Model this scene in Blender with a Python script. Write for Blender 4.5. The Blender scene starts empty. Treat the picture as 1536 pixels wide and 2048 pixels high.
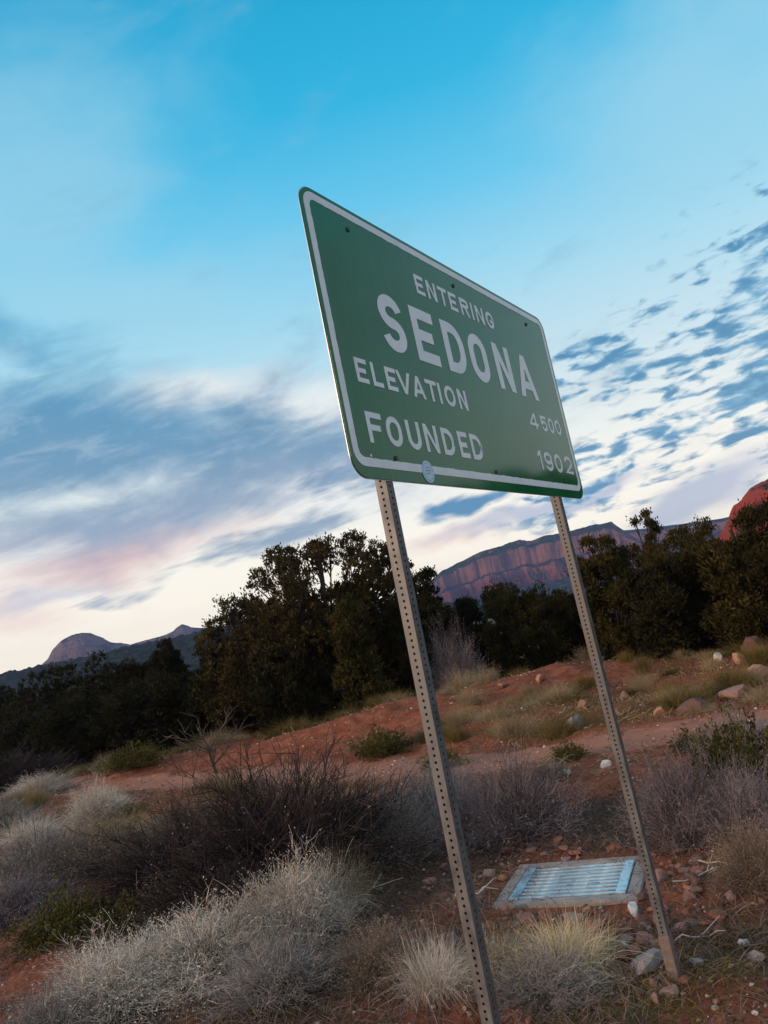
import bpy, bmesh, math, random
import numpy as np
from mathutils import Vector, Matrix

C = bpy.context.scene.collection
R = math.radians
random.seed(7)

# ------------------------------------------------------------------ camera
cam_d = bpy.data.cameras.new('camera')
cam = bpy.data.objects.new('camera', cam_d)
C.objects.link(cam)
CAM_H = 2.15
PITCH, ROLL = 0.1570, -0.2001
cp, sp = math.cos(PITCH), math.sin(PITCH)
F = Vector((0, cp, sp)); U0 = Vector((0, -sp, cp)); R0 = Vector((1, 0, 0))
Rv = R0 * math.cos(ROLL) + U0 * math.sin(ROLL)
Uv = U0 * math.cos(ROLL) - R0 * math.sin(ROLL)
cam.matrix_world = Matrix(((Rv.x, Uv.x, -F.x, 0), (Rv.y, Uv.y, -F.y, 0), (Rv.z, Uv.z, -F.z, CAM_H), (0, 0, 0, 1)))
cam_d.sensor_fit = 'VERTICAL'
cam_d.sensor_height = 36.0
cam_d.lens = 36.0 * 1542.07 / 2048.0
cam_d.clip_start = 0.05
cam_d.clip_end = 20000
bpy.context.scene.camera = cam

# ------------------------------------------------------------------ node helpers
def s2l(r, g=None, b=None):
    if g is None: r, g, b = r
    f = lambda c: (c / 255 / 12.92) if c / 255 <= 0.04045 else ((c / 255 + 0.055) / 1.055) ** 2.4
    return (f(r), f(g), f(b), 1.0)

class NT:
    """small helper for writing node trees as expressions"""
    def __init__(self, tree):
        self.t = tree; tree.nodes.clear()
    def n(self, typ, **kw):
        x = self.t.nodes.new(typ)
        for k, v in kw.items(): setattr(x, k, v)
        return x
    def put(self, sock, v):
        if v is None: return
        if hasattr(v, 'is_output'): self.t.links.new(v, sock)
        else:
            if hasattr(sock.default_value, '__len__') and not hasattr(v, '__len__'): v = [v] * len(sock.default_value)
            if hasattr(v, '__len__') and len(v) == 3 and len(sock.default_value) == 4: v = (*v, 1)
            if hasattr(v, '__len__') and len(v) == 4 and len(sock.default_value) == 3: v = v[:3]
            sock.default_value = v
    def m(self, op, a, b=None, c=None, clamp=False):
        x = self.n('ShaderNodeMath', operation=op, use_clamp=clamp)
        for i, v in enumerate((a, b, c)):
            if v is not None: self.put(x.inputs[i], v)
        return x.outputs[0]
    def vm(self, op, a, b=None):
        x = self.n('ShaderNodeVectorMath', operation=op)
        self.put(x.inputs[0], a)
        if b is not None: self.put(x.inputs[1], b)
        return x.outputs[0]
    def mix(self, fac, a, b, mode='MIX'):
        x = self.n('ShaderNodeMix', data_type='RGBA', blend_type=mode)
        self.put(x.inputs[0], fac); self.put(x.inputs[6], a); self.put(x.inputs[7], b)
        return x.outputs[2]
    def ss(self, x, lo, hi, a=0.0, b=1.0):
        q = self.n('ShaderNodeMapRange', interpolation_type='SMOOTHSTEP')
        self.put(q.inputs[0], x); self.put(q.inputs[1], lo); self.put(q.inputs[2], hi)
        self.put(q.inputs[3], a); self.put(q.inputs[4], b)
        return q.outputs[0]
    def noise(self, vec, scale, detail=4, rough=0.55, dist=0.0, col=False):
        q = self.n('ShaderNodeTexNoise')
        if vec is not None: self.put(q.inputs['Vector'], vec)
        q.inputs['Scale'].default_value = scale; q.inputs['Detail'].default_value = detail
        q.inputs['Roughness'].default_value = rough; q.inputs['Distortion'].default_value = dist
        return q.outputs['Color'] if col else q.outputs['Fac']
    def ramp(self, fac, stops, interp='LINEAR'):
        q = self.n('ShaderNodeValToRGB'); cr = q.color_ramp; cr.interpolation = interp
        while len(cr.elements) < len(stops): cr.elements.new(0.5)
        for e, (p, c) in zip(cr.elements, stops): e.position = p; e.color = c if len(c) == 4 else (*c, 1)
        self.put(q.inputs[0], fac)
        return q.outputs[0]
    def comb(self, x, y, z):
        q = self.n('ShaderNodeCombineXYZ')
        for i, v in enumerate((x, y, z)): self.put(q.inputs[i], v)
        return q.outputs[0]
    def sep(self, v):
        q = self.n('ShaderNodeSeparateXYZ'); self.put(q.inputs[0], v)
        return q.outputs

# ------------------------------------------------------------------ sky and sun
SUN_AZ, SUN_EL = R(-112), R(12)          # azimuth from +Y towards +X, just above the horizon on the left
world = bpy.data.worlds.new('World'); bpy.context.scene.world = world; world.use_nodes = True
W = NT(world.node_tree)
D = W.vm('NORMALIZE', W.n('ShaderNodeTexCoord').outputs['Generated'])
dx, dy, dz = W.sep(D)
el = W.m('MULTIPLY', W.m('ARCSINE', dz), 57.2958)
az = W.m('MULTIPLY', W.m('ARCTAN2', dx, dy), 57.2958)
base = W.ramp(W.m('DIVIDE', el, 90.0, clamp=True), [
    (0.0, (1.22, 1.06, 0.80)), (0.055, (1.20, 1.10, 0.90)), (0.115, (0.98, 0.97, 0.88)), (0.19, s2l(205, 230, 238)),
    (0.27, s2l(160, 217, 238)), (0.335, s2l(105, 200, 236)), (0.41, s2l(44, 180, 224)), (0.49, s2l(18, 164, 210)), (0.75, s2l(20, 140, 195)), (1.0, s2l(18, 120, 180))])
den = W.m('ADD', W.m('MAXIMUM', dz, 0.0), 0.11)
pl = W.comb(W.m('DIVIDE', dx, den), W.m('DIVIDE', dy, den), 0.0)      # cloud deck seen in perspective
wn = W.noise(W.vm('MULTIPLY', D, (1, 1, 1.6)), 3.2, 4, 0.6, col=True)
wr, wg, _ = W.sep(wn)
azw = W.m('ADD', az, W.m('MULTIPLY', W.m('SUBTRACT', wr, 0.5), 16.0))
elw = W.m('ADD', el, W.m('MULTIPLY', W.m('SUBTRACT', wg, 0.5), 7.0))
def blob(a, e, ra, re, tilt=0.0, warp=True):
    A = W.m('SUBTRACT', azw if warp else az, a); E_ = W.m('SUBTRACT', elw if warp else el, e)
    if tilt: E_ = W.m('SUBTRACT', E_, W.m('MULTIPLY', A, tilt))
    q = W.m('ADD', W.m('POWER', W.m('ABSOLUTE', W.m('DIVIDE', A, ra)), 2.0), W.m('POWER', W.m('ABSOLUTE', W.m('DIVIDE', E_, re)), 2.0))
    return W.m('EXPONENT', W.m('MULTIPLY', q, -1.0))
def mx(*v):
    o = v[0]
    for q in v[1:]: o = W.m('MAXIMUM', o, q)
    return o
Dt = W.comb(dx, dy, W.m('SUBTRACT', dz, W.m('MULTIPLY', dx, 0.16)))     # cloud rows rise a little to the right
f_big = W.noise(pl, 0.75, 6, 0.55, 0.3)
f_mid = W.noise(W.vm('MULTIPLY', Dt, (4.5, 4.5, 12.0)), 1.0, 8, 0.60, 0.5)
f_tex = W.noise(W.vm('MULTIPLY', Dt, (13.0, 13.0, 44.0)), 1.0, 6, 0.62, 0.4)
Dr = W.comb(dx, dy, W.m('SUBTRACT', dz, W.m('MULTIPLY', dx, 0.05)))
f_rip = W.noise(W.vm('MULTIPLY', Dr, (27.0, 27.0, 84.0)), 1.0, 3.5, 0.52, 0.25)
f_patch = W.noise(W.vm('MULTIPLY', Dr, (7.0, 7.0, 20.0)), 1.0, 3, 0.5, 0.2)
f_streak = W.noise(W.vm('MULTIPLY', Dt, (4.0, 4.0, 30.0)), 1.0, 5, 0.6, 0.4)
c = (lambda f: W.m('SUBTRACT', f, 0.5))
mu = lambda a_, b_: W.m('MULTIPLY', a_, b_)
ad = lambda *v: v[0] if len(v) == 1 else W.m('ADD', v[0], ad(*v[1:]))
col = base
# thin high veil
veil = mu(W.ss(ad(mu(mx(blob(-24, 33, 14, 11), blob(32, 31, 14, 7), mu(blob(-20, 27, 16, 4), 0.9)), 0.6), mu(c(f_big), 0.8), mu(c(f_mid), 0.5)), 0.05, 0.62), 0.62)
col = W.mix(veil, col, s2l(166, 214, 232))
# bright breaks over and between the slate clouds
puff = W.ss(ad(mx(blob(-13, 20.3, 8, 2.4, 0.05), blob(-4, 17, 9, 3.4), mu(blob(0, 11, 12, 3.5), 0.9)), mu(c(f_mid), 1.6), mu(c(f_tex), 0.35)), 0.30, 0.95)
col = W.mix(mu(puff, 0.9), col, s2l(246, 247, 242))
# slate cloud bank on the left, lavender underneath
bank_m = mx(blob(-22, 17.0, 14, 5.2, 0.02), blob(-9, 14.6, 13, 3.4, -0.04), blob(-27, 24.0, 9, 2.0), blob(-20, 11.5, 14, 3.4, 0.05))
bank = W.ss(ad(bank_m, mu(c(f_mid), 1.7), mu(c(f_tex), 0.7)), 0.08, 0.92)
bank_c = W.ramp(W.m('DIVIDE', elw, 30.0, clamp=True), [(0.25, s2l(196, 184, 196)), (0.36, s2l(146, 164, 188)), (0.5, s2l(104, 148, 180)), (0.68, s2l(80, 148, 186)), (0.9, s2l(106, 184, 216))])
bank_c = W.mix(mu(W.ss(f_tex, 0.5, 0.72), 0.42), bank_c, s2l(180, 200, 214))
bank_c = W.mix(mu(W.ss(f_mid, 0.52, 0.75), 0.4), bank_c, s2l(74, 128, 166))
col = W.mix(mu(bank, 0.94), col, bank_c)
# pink light under the bank
pink = W.ss(ad(mx(blob(-20, 8.4, 9, 1.6, 0.14), mu(blob(4.5, 6.1, 4.5, 0.8, 0.1), 0.8), mu(blob(-27, 5.5, 7, 2.0), 0.8)), mu(c(f_streak), 0.8)), 0.2, 1.05)
col = W.mix(mu(pink, 0.55), col, s2l(234, 188, 182))
# lavender streaks low on the right
lav = W.ss(ad(mx(blob(23, 5.2, 9, 1.5, 0.16), blob(12, 7.0, 10, 0.6, 0.1), mu(blob(-24, 6.5, 8, 1.0, 0.2), 0.7)), mu(c(f_streak), 0.9)), 0.25, 0.95)
col = W.mix(mu(lav, 0.7), col, s2l(160, 176, 208))
# dark streaks low in the middle and left, and one deep blue bar
stre_m = mx(blob(-9, 8.6, 9, 1.3, 0.1), mu(blob(-18.5, 6.6, 7, 0.6, 0.15), 0.8), blob(-2, 11.4, 8, 1.2, 0.05))
stre = mu(W.ss(ad(mu(stre_m, 0.8), mu(c(f_streak), 1.6), mu(c(f_tex), 0.7)), 0.4, 0.95), W.ss(stre_m, 0.1, 0.4))
col = W.mix(mu(stre, 0.8), col, s2l(98, 140, 174))
bar_m = blob(6.4, 7.9, 5.2, 1.0, 0.12)
bar = mu(W.ss(ad(bar_m, mu(c(f_tex), 0.8), mu(c(f_streak), 0.5)), 0.3, 0.75), W.ss(bar_m, 0.05, 0.3))
col = W.mix(mu(bar, 0.95), col, s2l(58, 132, 176))
# rippled altocumulus on the right
ac_m = mx(mu(blob(31, 14.5, 9, 8.0, 0.1), 1.25), mu(blob(17.5, 15.0, 7, 2.7), 1.1), mu(blob(21, 9.0, 12, 2.6, 0.15), 0.95), mu(blob(24, 15, 8, 4), 0.8), mu(blob(29, 11.0, 5, 2.2, 0.1), 1.7))
ac = mu(W.ss(ad(mu(ac_m, 0.55), mu(c(f_rip), 2.1), mu(c(f_patch), 1.0)), 0.22, 0.66), W.ss(ac_m, 0.12, 0.45))
ac_c = W.mix(W.ss(f_rip, 0.42, 0.68), s2l(118, 176, 206), s2l(60, 132, 174))
col = W.mix(mu(ac, 0.93), col, ac_c)
rest_m = W.m('MAXIMUM', W.ss(W.m('ABSOLUTE', az), 36, 75), W.ss(el, 46, 70))  # clouds added outside the view to warm the light on the ground
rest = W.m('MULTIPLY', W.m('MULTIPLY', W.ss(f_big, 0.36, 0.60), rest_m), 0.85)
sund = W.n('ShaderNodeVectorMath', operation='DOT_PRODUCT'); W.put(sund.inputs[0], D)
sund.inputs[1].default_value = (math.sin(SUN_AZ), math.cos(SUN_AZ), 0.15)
glow = W.ss(sund.outputs['Value'], -0.55, 0.75)                       # tints the added clouds, warm sunward and cool away, to steer the light
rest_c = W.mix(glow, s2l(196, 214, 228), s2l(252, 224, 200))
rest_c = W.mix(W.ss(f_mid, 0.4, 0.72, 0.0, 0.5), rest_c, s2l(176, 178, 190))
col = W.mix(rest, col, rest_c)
# below the horizon: dull earth
col = W.mix(W.ss(el, -1.2, -0.3, 1.0, 0.0), col, (0.12, 0.07, 0.05, 1))
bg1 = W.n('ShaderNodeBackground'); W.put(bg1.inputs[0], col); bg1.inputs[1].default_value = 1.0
sky = W.n('ShaderNodeTexSky', sky_type='NISHITA', sun_disc=False, sun_elevation=SUN_EL, sun_rotation=SUN_AZ)
bg2 = W.n('ShaderNodeBackground'); W.put(bg2.inputs[0], sky.outputs[0]); bg2.inputs[1].default_value = 0.012
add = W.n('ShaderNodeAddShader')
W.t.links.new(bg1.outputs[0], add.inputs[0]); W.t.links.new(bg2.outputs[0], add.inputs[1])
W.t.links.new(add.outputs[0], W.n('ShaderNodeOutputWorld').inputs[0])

sun_d = bpy.data.lights.new('sun', 'SUN'); sun = bpy.data.objects.new('sun', sun_d); C.objects.link(sun)
sun_d.energy = 2.6; sun_d.angle = R(20); sun_d.color = (1.0, 0.68, 0.48)
sv = Vector((math.sin(SUN_AZ) * math.cos(SUN_EL), math.cos(SUN_AZ) * math.cos(SUN_EL), math.sin(SUN_EL)))
sun.rotation_euler = sv.to_track_quat('Z', 'Y').to_euler()

sc = bpy.context.scene
sc.render.engine = 'CYCLES'
sc.view_settings.view_transform = 'Standard'; sc.view_settings.look = 'None'
sc.view_settings.exposure = 0.0; sc.view_settings.gamma = 1.0
sc.view_settings.use_curve_mapping = False
sc.cycles.use_denoising = True
sc.cycles.max_bounces = 6; sc.cycles.volume_bounces = 1; sc.cycles.diffuse_bounces = 3
sc.cycles.transparent_max_bounces = 4
sc.cycles.sample_clamp_indirect = 4

# ------------------------------------------------------------------ materials
MATS = {}
def mat(name, build):
    m = bpy.data.materials.new(name); m.use_nodes = True
    t = NT(m.node_tree)
    out = t.n('ShaderNodeOutputMaterial'); p = t.n('ShaderNodeBsdfPrincipled')
    t.t.links.new(p.outputs[0], out.inputs[0])
    build(t, p); MATS[name] = m
    return m
def tc(t, w='Object'): return t.n('ShaderNodeTexCoord').outputs[w]
def geo(t, o): return t.n('ShaderNodeNewGeometry').outputs[o]
def bump(t, p, h, strength=0.3, dist=0.01):
    b = t.n('ShaderNodeBump'); b.inputs['Strength'].default_value = strength; b.inputs['Distance'].default_value = dist
    t.put(b.inputs['Height'], h); t.t.links.new(b.outputs[0], p.inputs['Normal'])

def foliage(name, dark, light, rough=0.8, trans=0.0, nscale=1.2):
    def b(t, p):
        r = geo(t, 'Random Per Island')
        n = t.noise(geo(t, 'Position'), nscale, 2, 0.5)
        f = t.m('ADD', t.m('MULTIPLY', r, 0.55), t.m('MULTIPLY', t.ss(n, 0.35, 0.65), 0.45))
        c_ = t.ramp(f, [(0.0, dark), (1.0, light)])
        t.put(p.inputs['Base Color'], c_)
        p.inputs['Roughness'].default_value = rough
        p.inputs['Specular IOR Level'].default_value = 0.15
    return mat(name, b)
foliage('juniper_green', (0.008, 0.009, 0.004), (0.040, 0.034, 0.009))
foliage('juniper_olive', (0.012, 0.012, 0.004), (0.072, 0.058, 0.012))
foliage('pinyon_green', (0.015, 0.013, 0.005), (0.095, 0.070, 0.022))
foliage('twig_grey', (0.14, 0.11, 0.10), (0.46, 0.39, 0.37))
foliage('twig_pale', (0.32, 0.26, 0.21), (0.82, 0.71, 0.60))
foliage('twig_lilac', (0.09, 0.07, 0.074), (0.34, 0.275, 0.285))
foliage('twig_dark', (0.010, 0.007, 0.007), (0.085, 0.060, 0.056))
foliage('twig_brown', (0.07, 0.05, 0.04), (0.26, 0.19, 0.15))
foliage('grass_cream', (0.42, 0.32, 0.18), (0.90, 0.74, 0.48))
foliage('grass_dry', (0.16, 0.11, 0.06), (0.48, 0.37, 0.22))
foliage('grass_olive', (0.055, 0.042, 0.012), (0.24, 0.175, 0.055))
foliage('leaf_sage', (0.09, 0.09, 0.07), (0.30, 0.28, 0.23))
foliage('leaf_green', (0.02, 0.020, 0.004), (0.14, 0.13, 0.025))
foliage('wood_grey', (0.06, 0.045, 0.036), (0.15, 0.115, 0.095))

def b_bark(t, p):
    n = t.noise(t.vm('MULTIPLY', tc(t), (14, 14, 2.2)), 1.0, 5, 0.65)
    t.put(p.inputs['Base Color'], t.ramp(n, [(0.3, (0.016, 0.011, 0.009)), (0.7, (0.06, 0.046, 0.038))]))
    p.inputs['Roughness'].default_value = 0.95; bump(t, p, n, 0.8, 0.03)
mat('bark', b_bark)

def b_green(t, p):
    o = tc(t)
    n = t.noise(o, 2.2, 5, 0.6); n2 = t.noise(t.vm('MULTIPLY', o, (60, 60, 4)), 1.0, 3, 0.5)
    f = t.m('ADD', t.m('MULTIPLY', n, 0.7), t.m('MULTIPLY', n2, 0.3))
    gcol = (t.ramp(f, [(0.3, (0.006, 0.115, 0.038)), (0.7, (0.012, 0.165, 0.060))]))
    dust = t.noise(t.vm('MULTIPLY', o, (22, 22, 1.3)), 1.0, 4, 0.65); spk = t.noise(o, 55, 3, 0.7)
    gcol = t.mix(t.ss(dust, 0.58, 0.8, 0, 0.22), gcol, (0.20, 0.19, 0.16, 1)); gcol = t.mix(t.ss(spk, 0.68, 0.78, 0, 0.35), gcol, (0.22, 0.24, 0.21, 1))
    t.put(p.inputs['Base Color'], gcol)
    t.put(p.inputs['Roughness'], t.ss(n, 0.3, 0.7, 0.07, 0.11))
    p.inputs['Specular IOR Level'].default_value = 0.30
mat('sign_green', b_green)
def b_white(t, p):
    o = tc(t)
    n = t.noise(o, 9.0, 5, 0.65); w = t.n('ShaderNodeTexWave', wave_type='BANDS', bands_direction='Z')
    t.put(w.inputs['Vector'], o); w.inputs['Scale'].default_value = 42; w.inputs['Distortion'].default_value = 2.5; w.inputs['Detail'].default_value = 2
    f = t.m('ADD', t.m('MULTIPLY', n, 0.75), t.m('MULTIPLY', w.outputs['Fac'], 0.25))
    t.put(p.inputs['Base Color'], t.ramp(f, [(0.25, (0.66, 0.70, 0.72)), (0.75, (0.88, 0.90, 0.91))]))
    p.inputs['Roughness'].default_value = 0.4
    p.inputs['Specular IOR Level'].default_value = 0.3
mat('sign_white', b_white)
def b_alu(t, p):
    n = t.noise(tc(t), 30, 4, 0.6)
    t.put(p.inputs['Base Color'], t.ramp(n, [(0.3, (0.42, 0.42, 0.43)), (0.7, (0.62, 0.62, 0.63))]))
    p.inputs['Metallic'].default_value = 0.8; p.inputs['Roughness'].default_value = 0.42
mat('aluminium', b_alu)
def b_post(t, p):
    o = tc(t)
    n = t.noise(t.vm('MULTIPLY', o, (1, 1, 0.35)), 26, 5, 0.65); n2 = t.noise(o, 2.6, 3, 0.5)
    c_ = t.ramp(n, [(0.3, (0.075, 0.075, 0.076)), (0.7, (0.165, 0.165, 0.166))])
    c_ = t.mix(t.ss(n2, 0.52, 0.75, 0, 0.6), c_, (0.15, 0.10, 0.072, 1))
    t.put(p.inputs['Base Color'], c_)
    p.inputs['Metallic'].default_value = 0.25; t.put(p.inputs['Roughness'], t.ss(n, 0.3, 0.7, 0.42, 0.62))
    bump(t, p, n, 0.12, 0.004)
mat('galvanised_post', b_post)
def b_sleeve(t, p):
    n = t.noise(tc(t), 22, 5, 0.65)
    t.put(p.inputs['Base Color'], t.ramp(n, [(0.3, (0.12, 0.085, 0.072)), (0.7, (0.23, 0.17, 0.145))]))
    p.inputs['Metallic'].default_value = 0.1; p.inputs['Roughness'].default_value = 0.7
mat('rusty_sleeve', b_sleeve)
def b_bolt(t, p):
    t.put(p.inputs['Base Color'], t.ramp(t.noise(tc(t), 40, 3, 0.5), [(0.3, (0.03, 0.028, 0.025)), (0.7, (0.09, 0.08, 0.07))]))
    p.inputs['Metallic'].default_value = 0.6; p.inputs['Roughness'].default_value = 0.5
mat('bolt_dark', b_bolt)
def b_stick(t, p):
    n = t.noise(tc(t), 60, 4, 0.6)
    t.put(p.inputs['Base Color'], t.ramp(n, [(0.3, (0.36, 0.55, 0.68)), (0.7, (0.60, 0.76, 0.84))]))
    p.inputs['Roughness'].default_value = 0.3
mat('sticker_blue', b_stick)
def b_ink(t, p):
    t.put(p.inputs['Base Color'], t.ramp(t.noise(tc(t), 60, 2, 0.5), [(0.3, (0.16, 0.33, 0.47)), (0.7, (0.25, 0.44, 0.58))]))
    p.inputs['Roughness'].default_value = 0.5
mat('sticker_ink', b_ink)
def b_conc(t, p):
    o = tc(t); n = t.noise(o, 9, 6, 0.65); n2 = t.noise(o, 90, 3, 0.6)
    c_ = t.ramp(n, [(0.3, (0.26, 0.21, 0.18)), (0.7, (0.46, 0.39, 0.35))])
    t.put(p.inputs['Base Color'], t.mix(t.ss(n2, 0.5, 0.7, 0, 0.4), c_, (0.20, 0.13, 0.10, 1)))
    p.inputs['Roughness'].default_value = 0.9; bump(t, p, n2, 0.5, 0.006)
mat('concrete', b_conc)
def b_grate(t, p):
    n = t.noise(tc(t), 14, 4, 0.6)
    c_ = t.ramp(n, [(0.3, (0.58, 0.69, 0.74)), (0.7, (0.78, 0.87, 0.91))])
    t.put(p.inputs['Base Color'], t.mix(t.ss(t.noise(geo(t, 'Position'), 9, 5, 0.65), 0.55, 0.72, 0, 0.55), c_, (0.22, 0.2, 0.19, 1)))
    p.inputs['Metallic'].default_value = 0.75; t.put(p.inputs['Roughness'], t.ss(n, 0.3, 0.7, 0.28, 0.5))
mat('galvanised_grate', b_grate)
def b_hole(t, p):
    t.put(p.inputs['Base Color'], t.ramp(t.noise(tc(t), 8, 3, 0.5), [(0.3, (0.10, 0.15, 0.18)), (0.7, (0.22, 0.30, 0.34))]))
    p.inputs['Roughness'].default_value = 0.25
mat('drain_water', b_hole)

def stone_mat(name, a, b_):
    def b(t, p):
        o = tc(t); r = t.n('ShaderNodeObjectInfo').outputs['Random']
        n = t.noise(o, 6, 5, 0.65); n2 = t.noise(o, 38, 3, 0.6)
        f = t.m('ADD', t.m('MULTIPLY', n, 0.7), t.m('MULTIPLY', r, 0.3))
        c_ = t.ramp(f, [(0.25, a), (0.75, b_)])
        t.put(p.inputs['Base Color'], c_)
        p.inputs['Roughness'].default_value = 0.9; bump(t, p, t.m('ADD', n, t.m('MULTIPLY', n2, 0.4)), 0.6, 0.03)
    mat(name, b)
stone_mat('stone_white', (0.55, 0.49, 0.44), (0.88, 0.83, 0.78))
stone_mat('stone_tan', (0.28, 0.13, 0.065), (0.52, 0.28, 0.16))
stone_mat('stone_red', (0.17, 0.058, 0.036), (0.46, 0.20, 0.13))
stone_mat('stone_pink', (0.22, 0.11, 0.085), (0.42, 0.25, 0.20))
stone_mat('stone_dark', (0.07, 0.036, 0.028), (0.19, 0.10, 0.075))
stone_mat('stone_grey', (0.22, 0.165, 0.145), (0.44, 0.36, 0.33))
def b_gravel(t, p):
    r = geo(t, 'Random Per Island')
    t.put(p.inputs['Base Color'], t.ramp(r, [(0.0, (0.10, 0.04, 0.028)), (0.45, (0.24, 0.10, 0.065)), (0.7, (0.36, 0.20, 0.14)), (0.88, (0.45, 0.32, 0.26)), (1.0, (0.72, 0.64, 0.58))]))
    p.inputs['Roughness'].default_value = 0.9
mat('gravel_mix', b_gravel)

def b_ground(t, p):
    P = geo(t, 'Position')
    at = lambda n: t.n('ShaderNodeAttribute', attribute_name=n).outputs['Fac']
    n1 = t.noise(P, 0.55, 5, 0.6); n2 = t.noise(P, 3.2, 6, 0.65); n3 = t.noise(P, 22, 5, 0.65); n4 = t.noise(P, 70, 3, 0.6)
    dirt = t.ramp(t.m('ADD', t.m('MULTIPLY', n2, 0.6), t.m('MULTIPLY', n3, 0.4)), [(0.3, (0.11, 0.034, 0.018)), (0.52, (0.30, 0.095, 0.050)), (0.72, (0.52, 0.21, 0.125))])
    track = t.ramp(t.m('ADD', t.m('MULTIPLY', n2, 0.5), t.m('MULTIPLY', n3, 0.5)), [(0.3, (0.33, 0.125, 0.078)), (0.7, (0.56, 0.26, 0.175))])
    olive = t.ramp(n3, [(0.3, (0.07, 0.040, 0.013)), (0.7, (0.27, 0.155, 0.055))])
    litter = t.ramp(n3, [(0.3, (0.045, 0.026, 0.018)), (0.7, (0.18, 0.12, 0.085))])
    g = t.ss(t.m('ADD', at('grass'), t.m('MULTIPLY', t.m('SUBTRACT', n2, 0.5), 1.4)), 0.35, 0.75)
    l = t.ss(t.m('ADD', at('litter'), t.m('MULTIPLY', t.m('SUBTRACT', n2, 0.5), 1.0)), 0.35, 0.75)
    k = t.ss(t.m('ADD', at('track'), t.m('MULTIPLY', t.m('SUBTRACT', n2, 0.5), 0.7)), 0.35, 0.7)
    c_ = t.mix(g, dirt, olive); c_ = t.mix(l, c_, litter); c_ = t.mix(k, c_, track)
    c_ = t.mix(t.m('MULTIPLY', t.ss(n4, 0.62, 0.72), 0.5), c_, (0.50, 0.38, 0.32, 1))
    t.put(p.inputs['Base Color'], c_)
    p.inputs['Roughness'].default_value = 0.95; p.inputs['Specular IOR Level'].default_value = 0.1
    bump(t, p, t.m('ADD', t.m('ADD', t.m('MULTIPLY', n2, 1.2), n3), t.m('MULTIPLY', n4, 0.35)), 0.8, 0.05)
mat('red_earth', b_ground)

def cliff(name, bands, green, green_lo=0.55, green_hi=0.8, zs=170.0, forest_scale=0.05, hl=(0.30, 0.17, 0.125)):
    def b(t, p):
        P = geo(t, 'Position'); N_ = geo(t, 'Normal')
        z = t.sep(P)[2]; nz = t.sep(N_)[2]
        n = t.noise(P, 0.012, 5, 0.6); n2 = t.noise(t.vm('MULTIPLY', P, (1, 1, 4)), 0.03, 5, 0.65)
        ver = t.noise(t.vm('MULTIPLY', P, (1, 1, 0.12)), 0.06, 4, 0.6)
        f = t.m('ADD', t.m('DIVIDE', z, zs), t.m('MULTIPLY', t.m('SUBTRACT', n, 0.5), 0.22))
        rock = t.ramp(f, bands)
        rock = t.mix(t.ss(n2, 0.45, 0.72, 0, 0.35), rock, (hl[0], hl[1], hl[2], 1))
        rock = t.mix(t.ss(t.noise(P, 0.02, 6, 0.7), 0.45, 0.7, 0, 0.6), rock, (0.12, 0.055, 0.05, 1))
        rock = t.mix(t.ss(ver, 0.58, 0.72, 0, 0.12), rock, (0.12, 0.05, 0.04, 1))
        gn = t.noise(P, forest_scale, 4, 0.7)
        veg = t.ramp(gn, [(0.35, green[0]), (0.65, green[1])])
        gm = t.ss(t.m('ADD', nz, t.m('MULTIPLY', t.m('SUBTRACT', t.noise(P, 0.03, 4, 0.65), 0.5), 0.9)), green_lo, green_hi)
        t.put(p.inputs['Base Color'], t.mix(gm, rock, veg))
        p.inputs['Roughness'].default_value = 1.0; p.inputs['Specular IOR Level'].default_value = 0.05
        bump(t, p, t.m('ADD', n2, t.noise(P, 0.12, 4, 0.65)), 0.8, 5.0)
    mat(name, b)
GREEN = [(0.015, 0.022, 0.010), (0.05, 0.055, 0.022)]
cliff('mesa_rock', [(0.0, (0.085, 0.034, 0.028)), (0.45, (0.14, 0.050, 0.038)), (0.62, (0.21, 0.105, 0.080)), (0.8, (0.17, 0.095, 0.076)), (0.95, (0.10, 0.065, 0.055))], GREEN)
cliff('butte_rock', [(0.0, (0.09, 0.05, 0.042)), (0.5, (0.13, 0.085, 0.07)), (0.8, (0.17, 0.115, 0.095)), (1.0, (0.12, 0.085, 0.075))], GREEN, 0.75, 0.95)
cliff('red_rock', [(0.0, (0.18, 0.030, 0.014)), (0.4, (0.30, 0.048, 0.020)), (0.7, (0.22, 0.034, 0.016)), (1.0, (0.32, 0.06, 0.028))], GREEN, 0.86, 0.97, 110, 0.12, (0.26, 0.06, 0.03))
cliff('wooded_slope', [(0.0, (0.06, 0.035, 0.025)), (1.0, (0.08, 0.05, 0.035))], [(0.010, 0.014, 0.007), (0.038, 0.040, 0.016)], 0.1, 0.4, 60, 0.10)

# ------------------------------------------------------------------ mesh helpers
def mesh_np(name, V, polys, material=None, smooth=False):
    """V (n,3); polys: list of int arrays (m,k)"""
    me = bpy.data.meshes.new(name)
    V = np.asarray(V, np.float32)
    me.vertices.add(len(V)); me.vertices.foreach_set('co', V.ravel())
    idx = np.concatenate([np.asarray(p, np.int32).ravel() for p in polys])
    tot = np.concatenate([np.full(len(p), np.asarray(p).shape[1], np.int32) for p in polys])
    st = np.concatenate([[0], np.cumsum(tot)[:-1]]).astype(np.int32)
    me.loops.add(len(idx)); me.loops.foreach_set('vertex_index', idx)
    me.polygons.add(len(tot)); me.polygons.foreach_set('loop_start', st)
    me.update(calc_edges=True)
    me.polygons.foreach_set('use_smooth', np.full(len(tot), bool(smooth)))
    if material: me.materials.append(MATS[material])
    me.validate()
    return me
def link(name, me, parent=None, loc=None):
    o = bpy.data.objects.new(name, me); C.objects.link(o)
    if parent: o.parent = parent
    if loc is not None: o.location = loc
    return o
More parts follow.
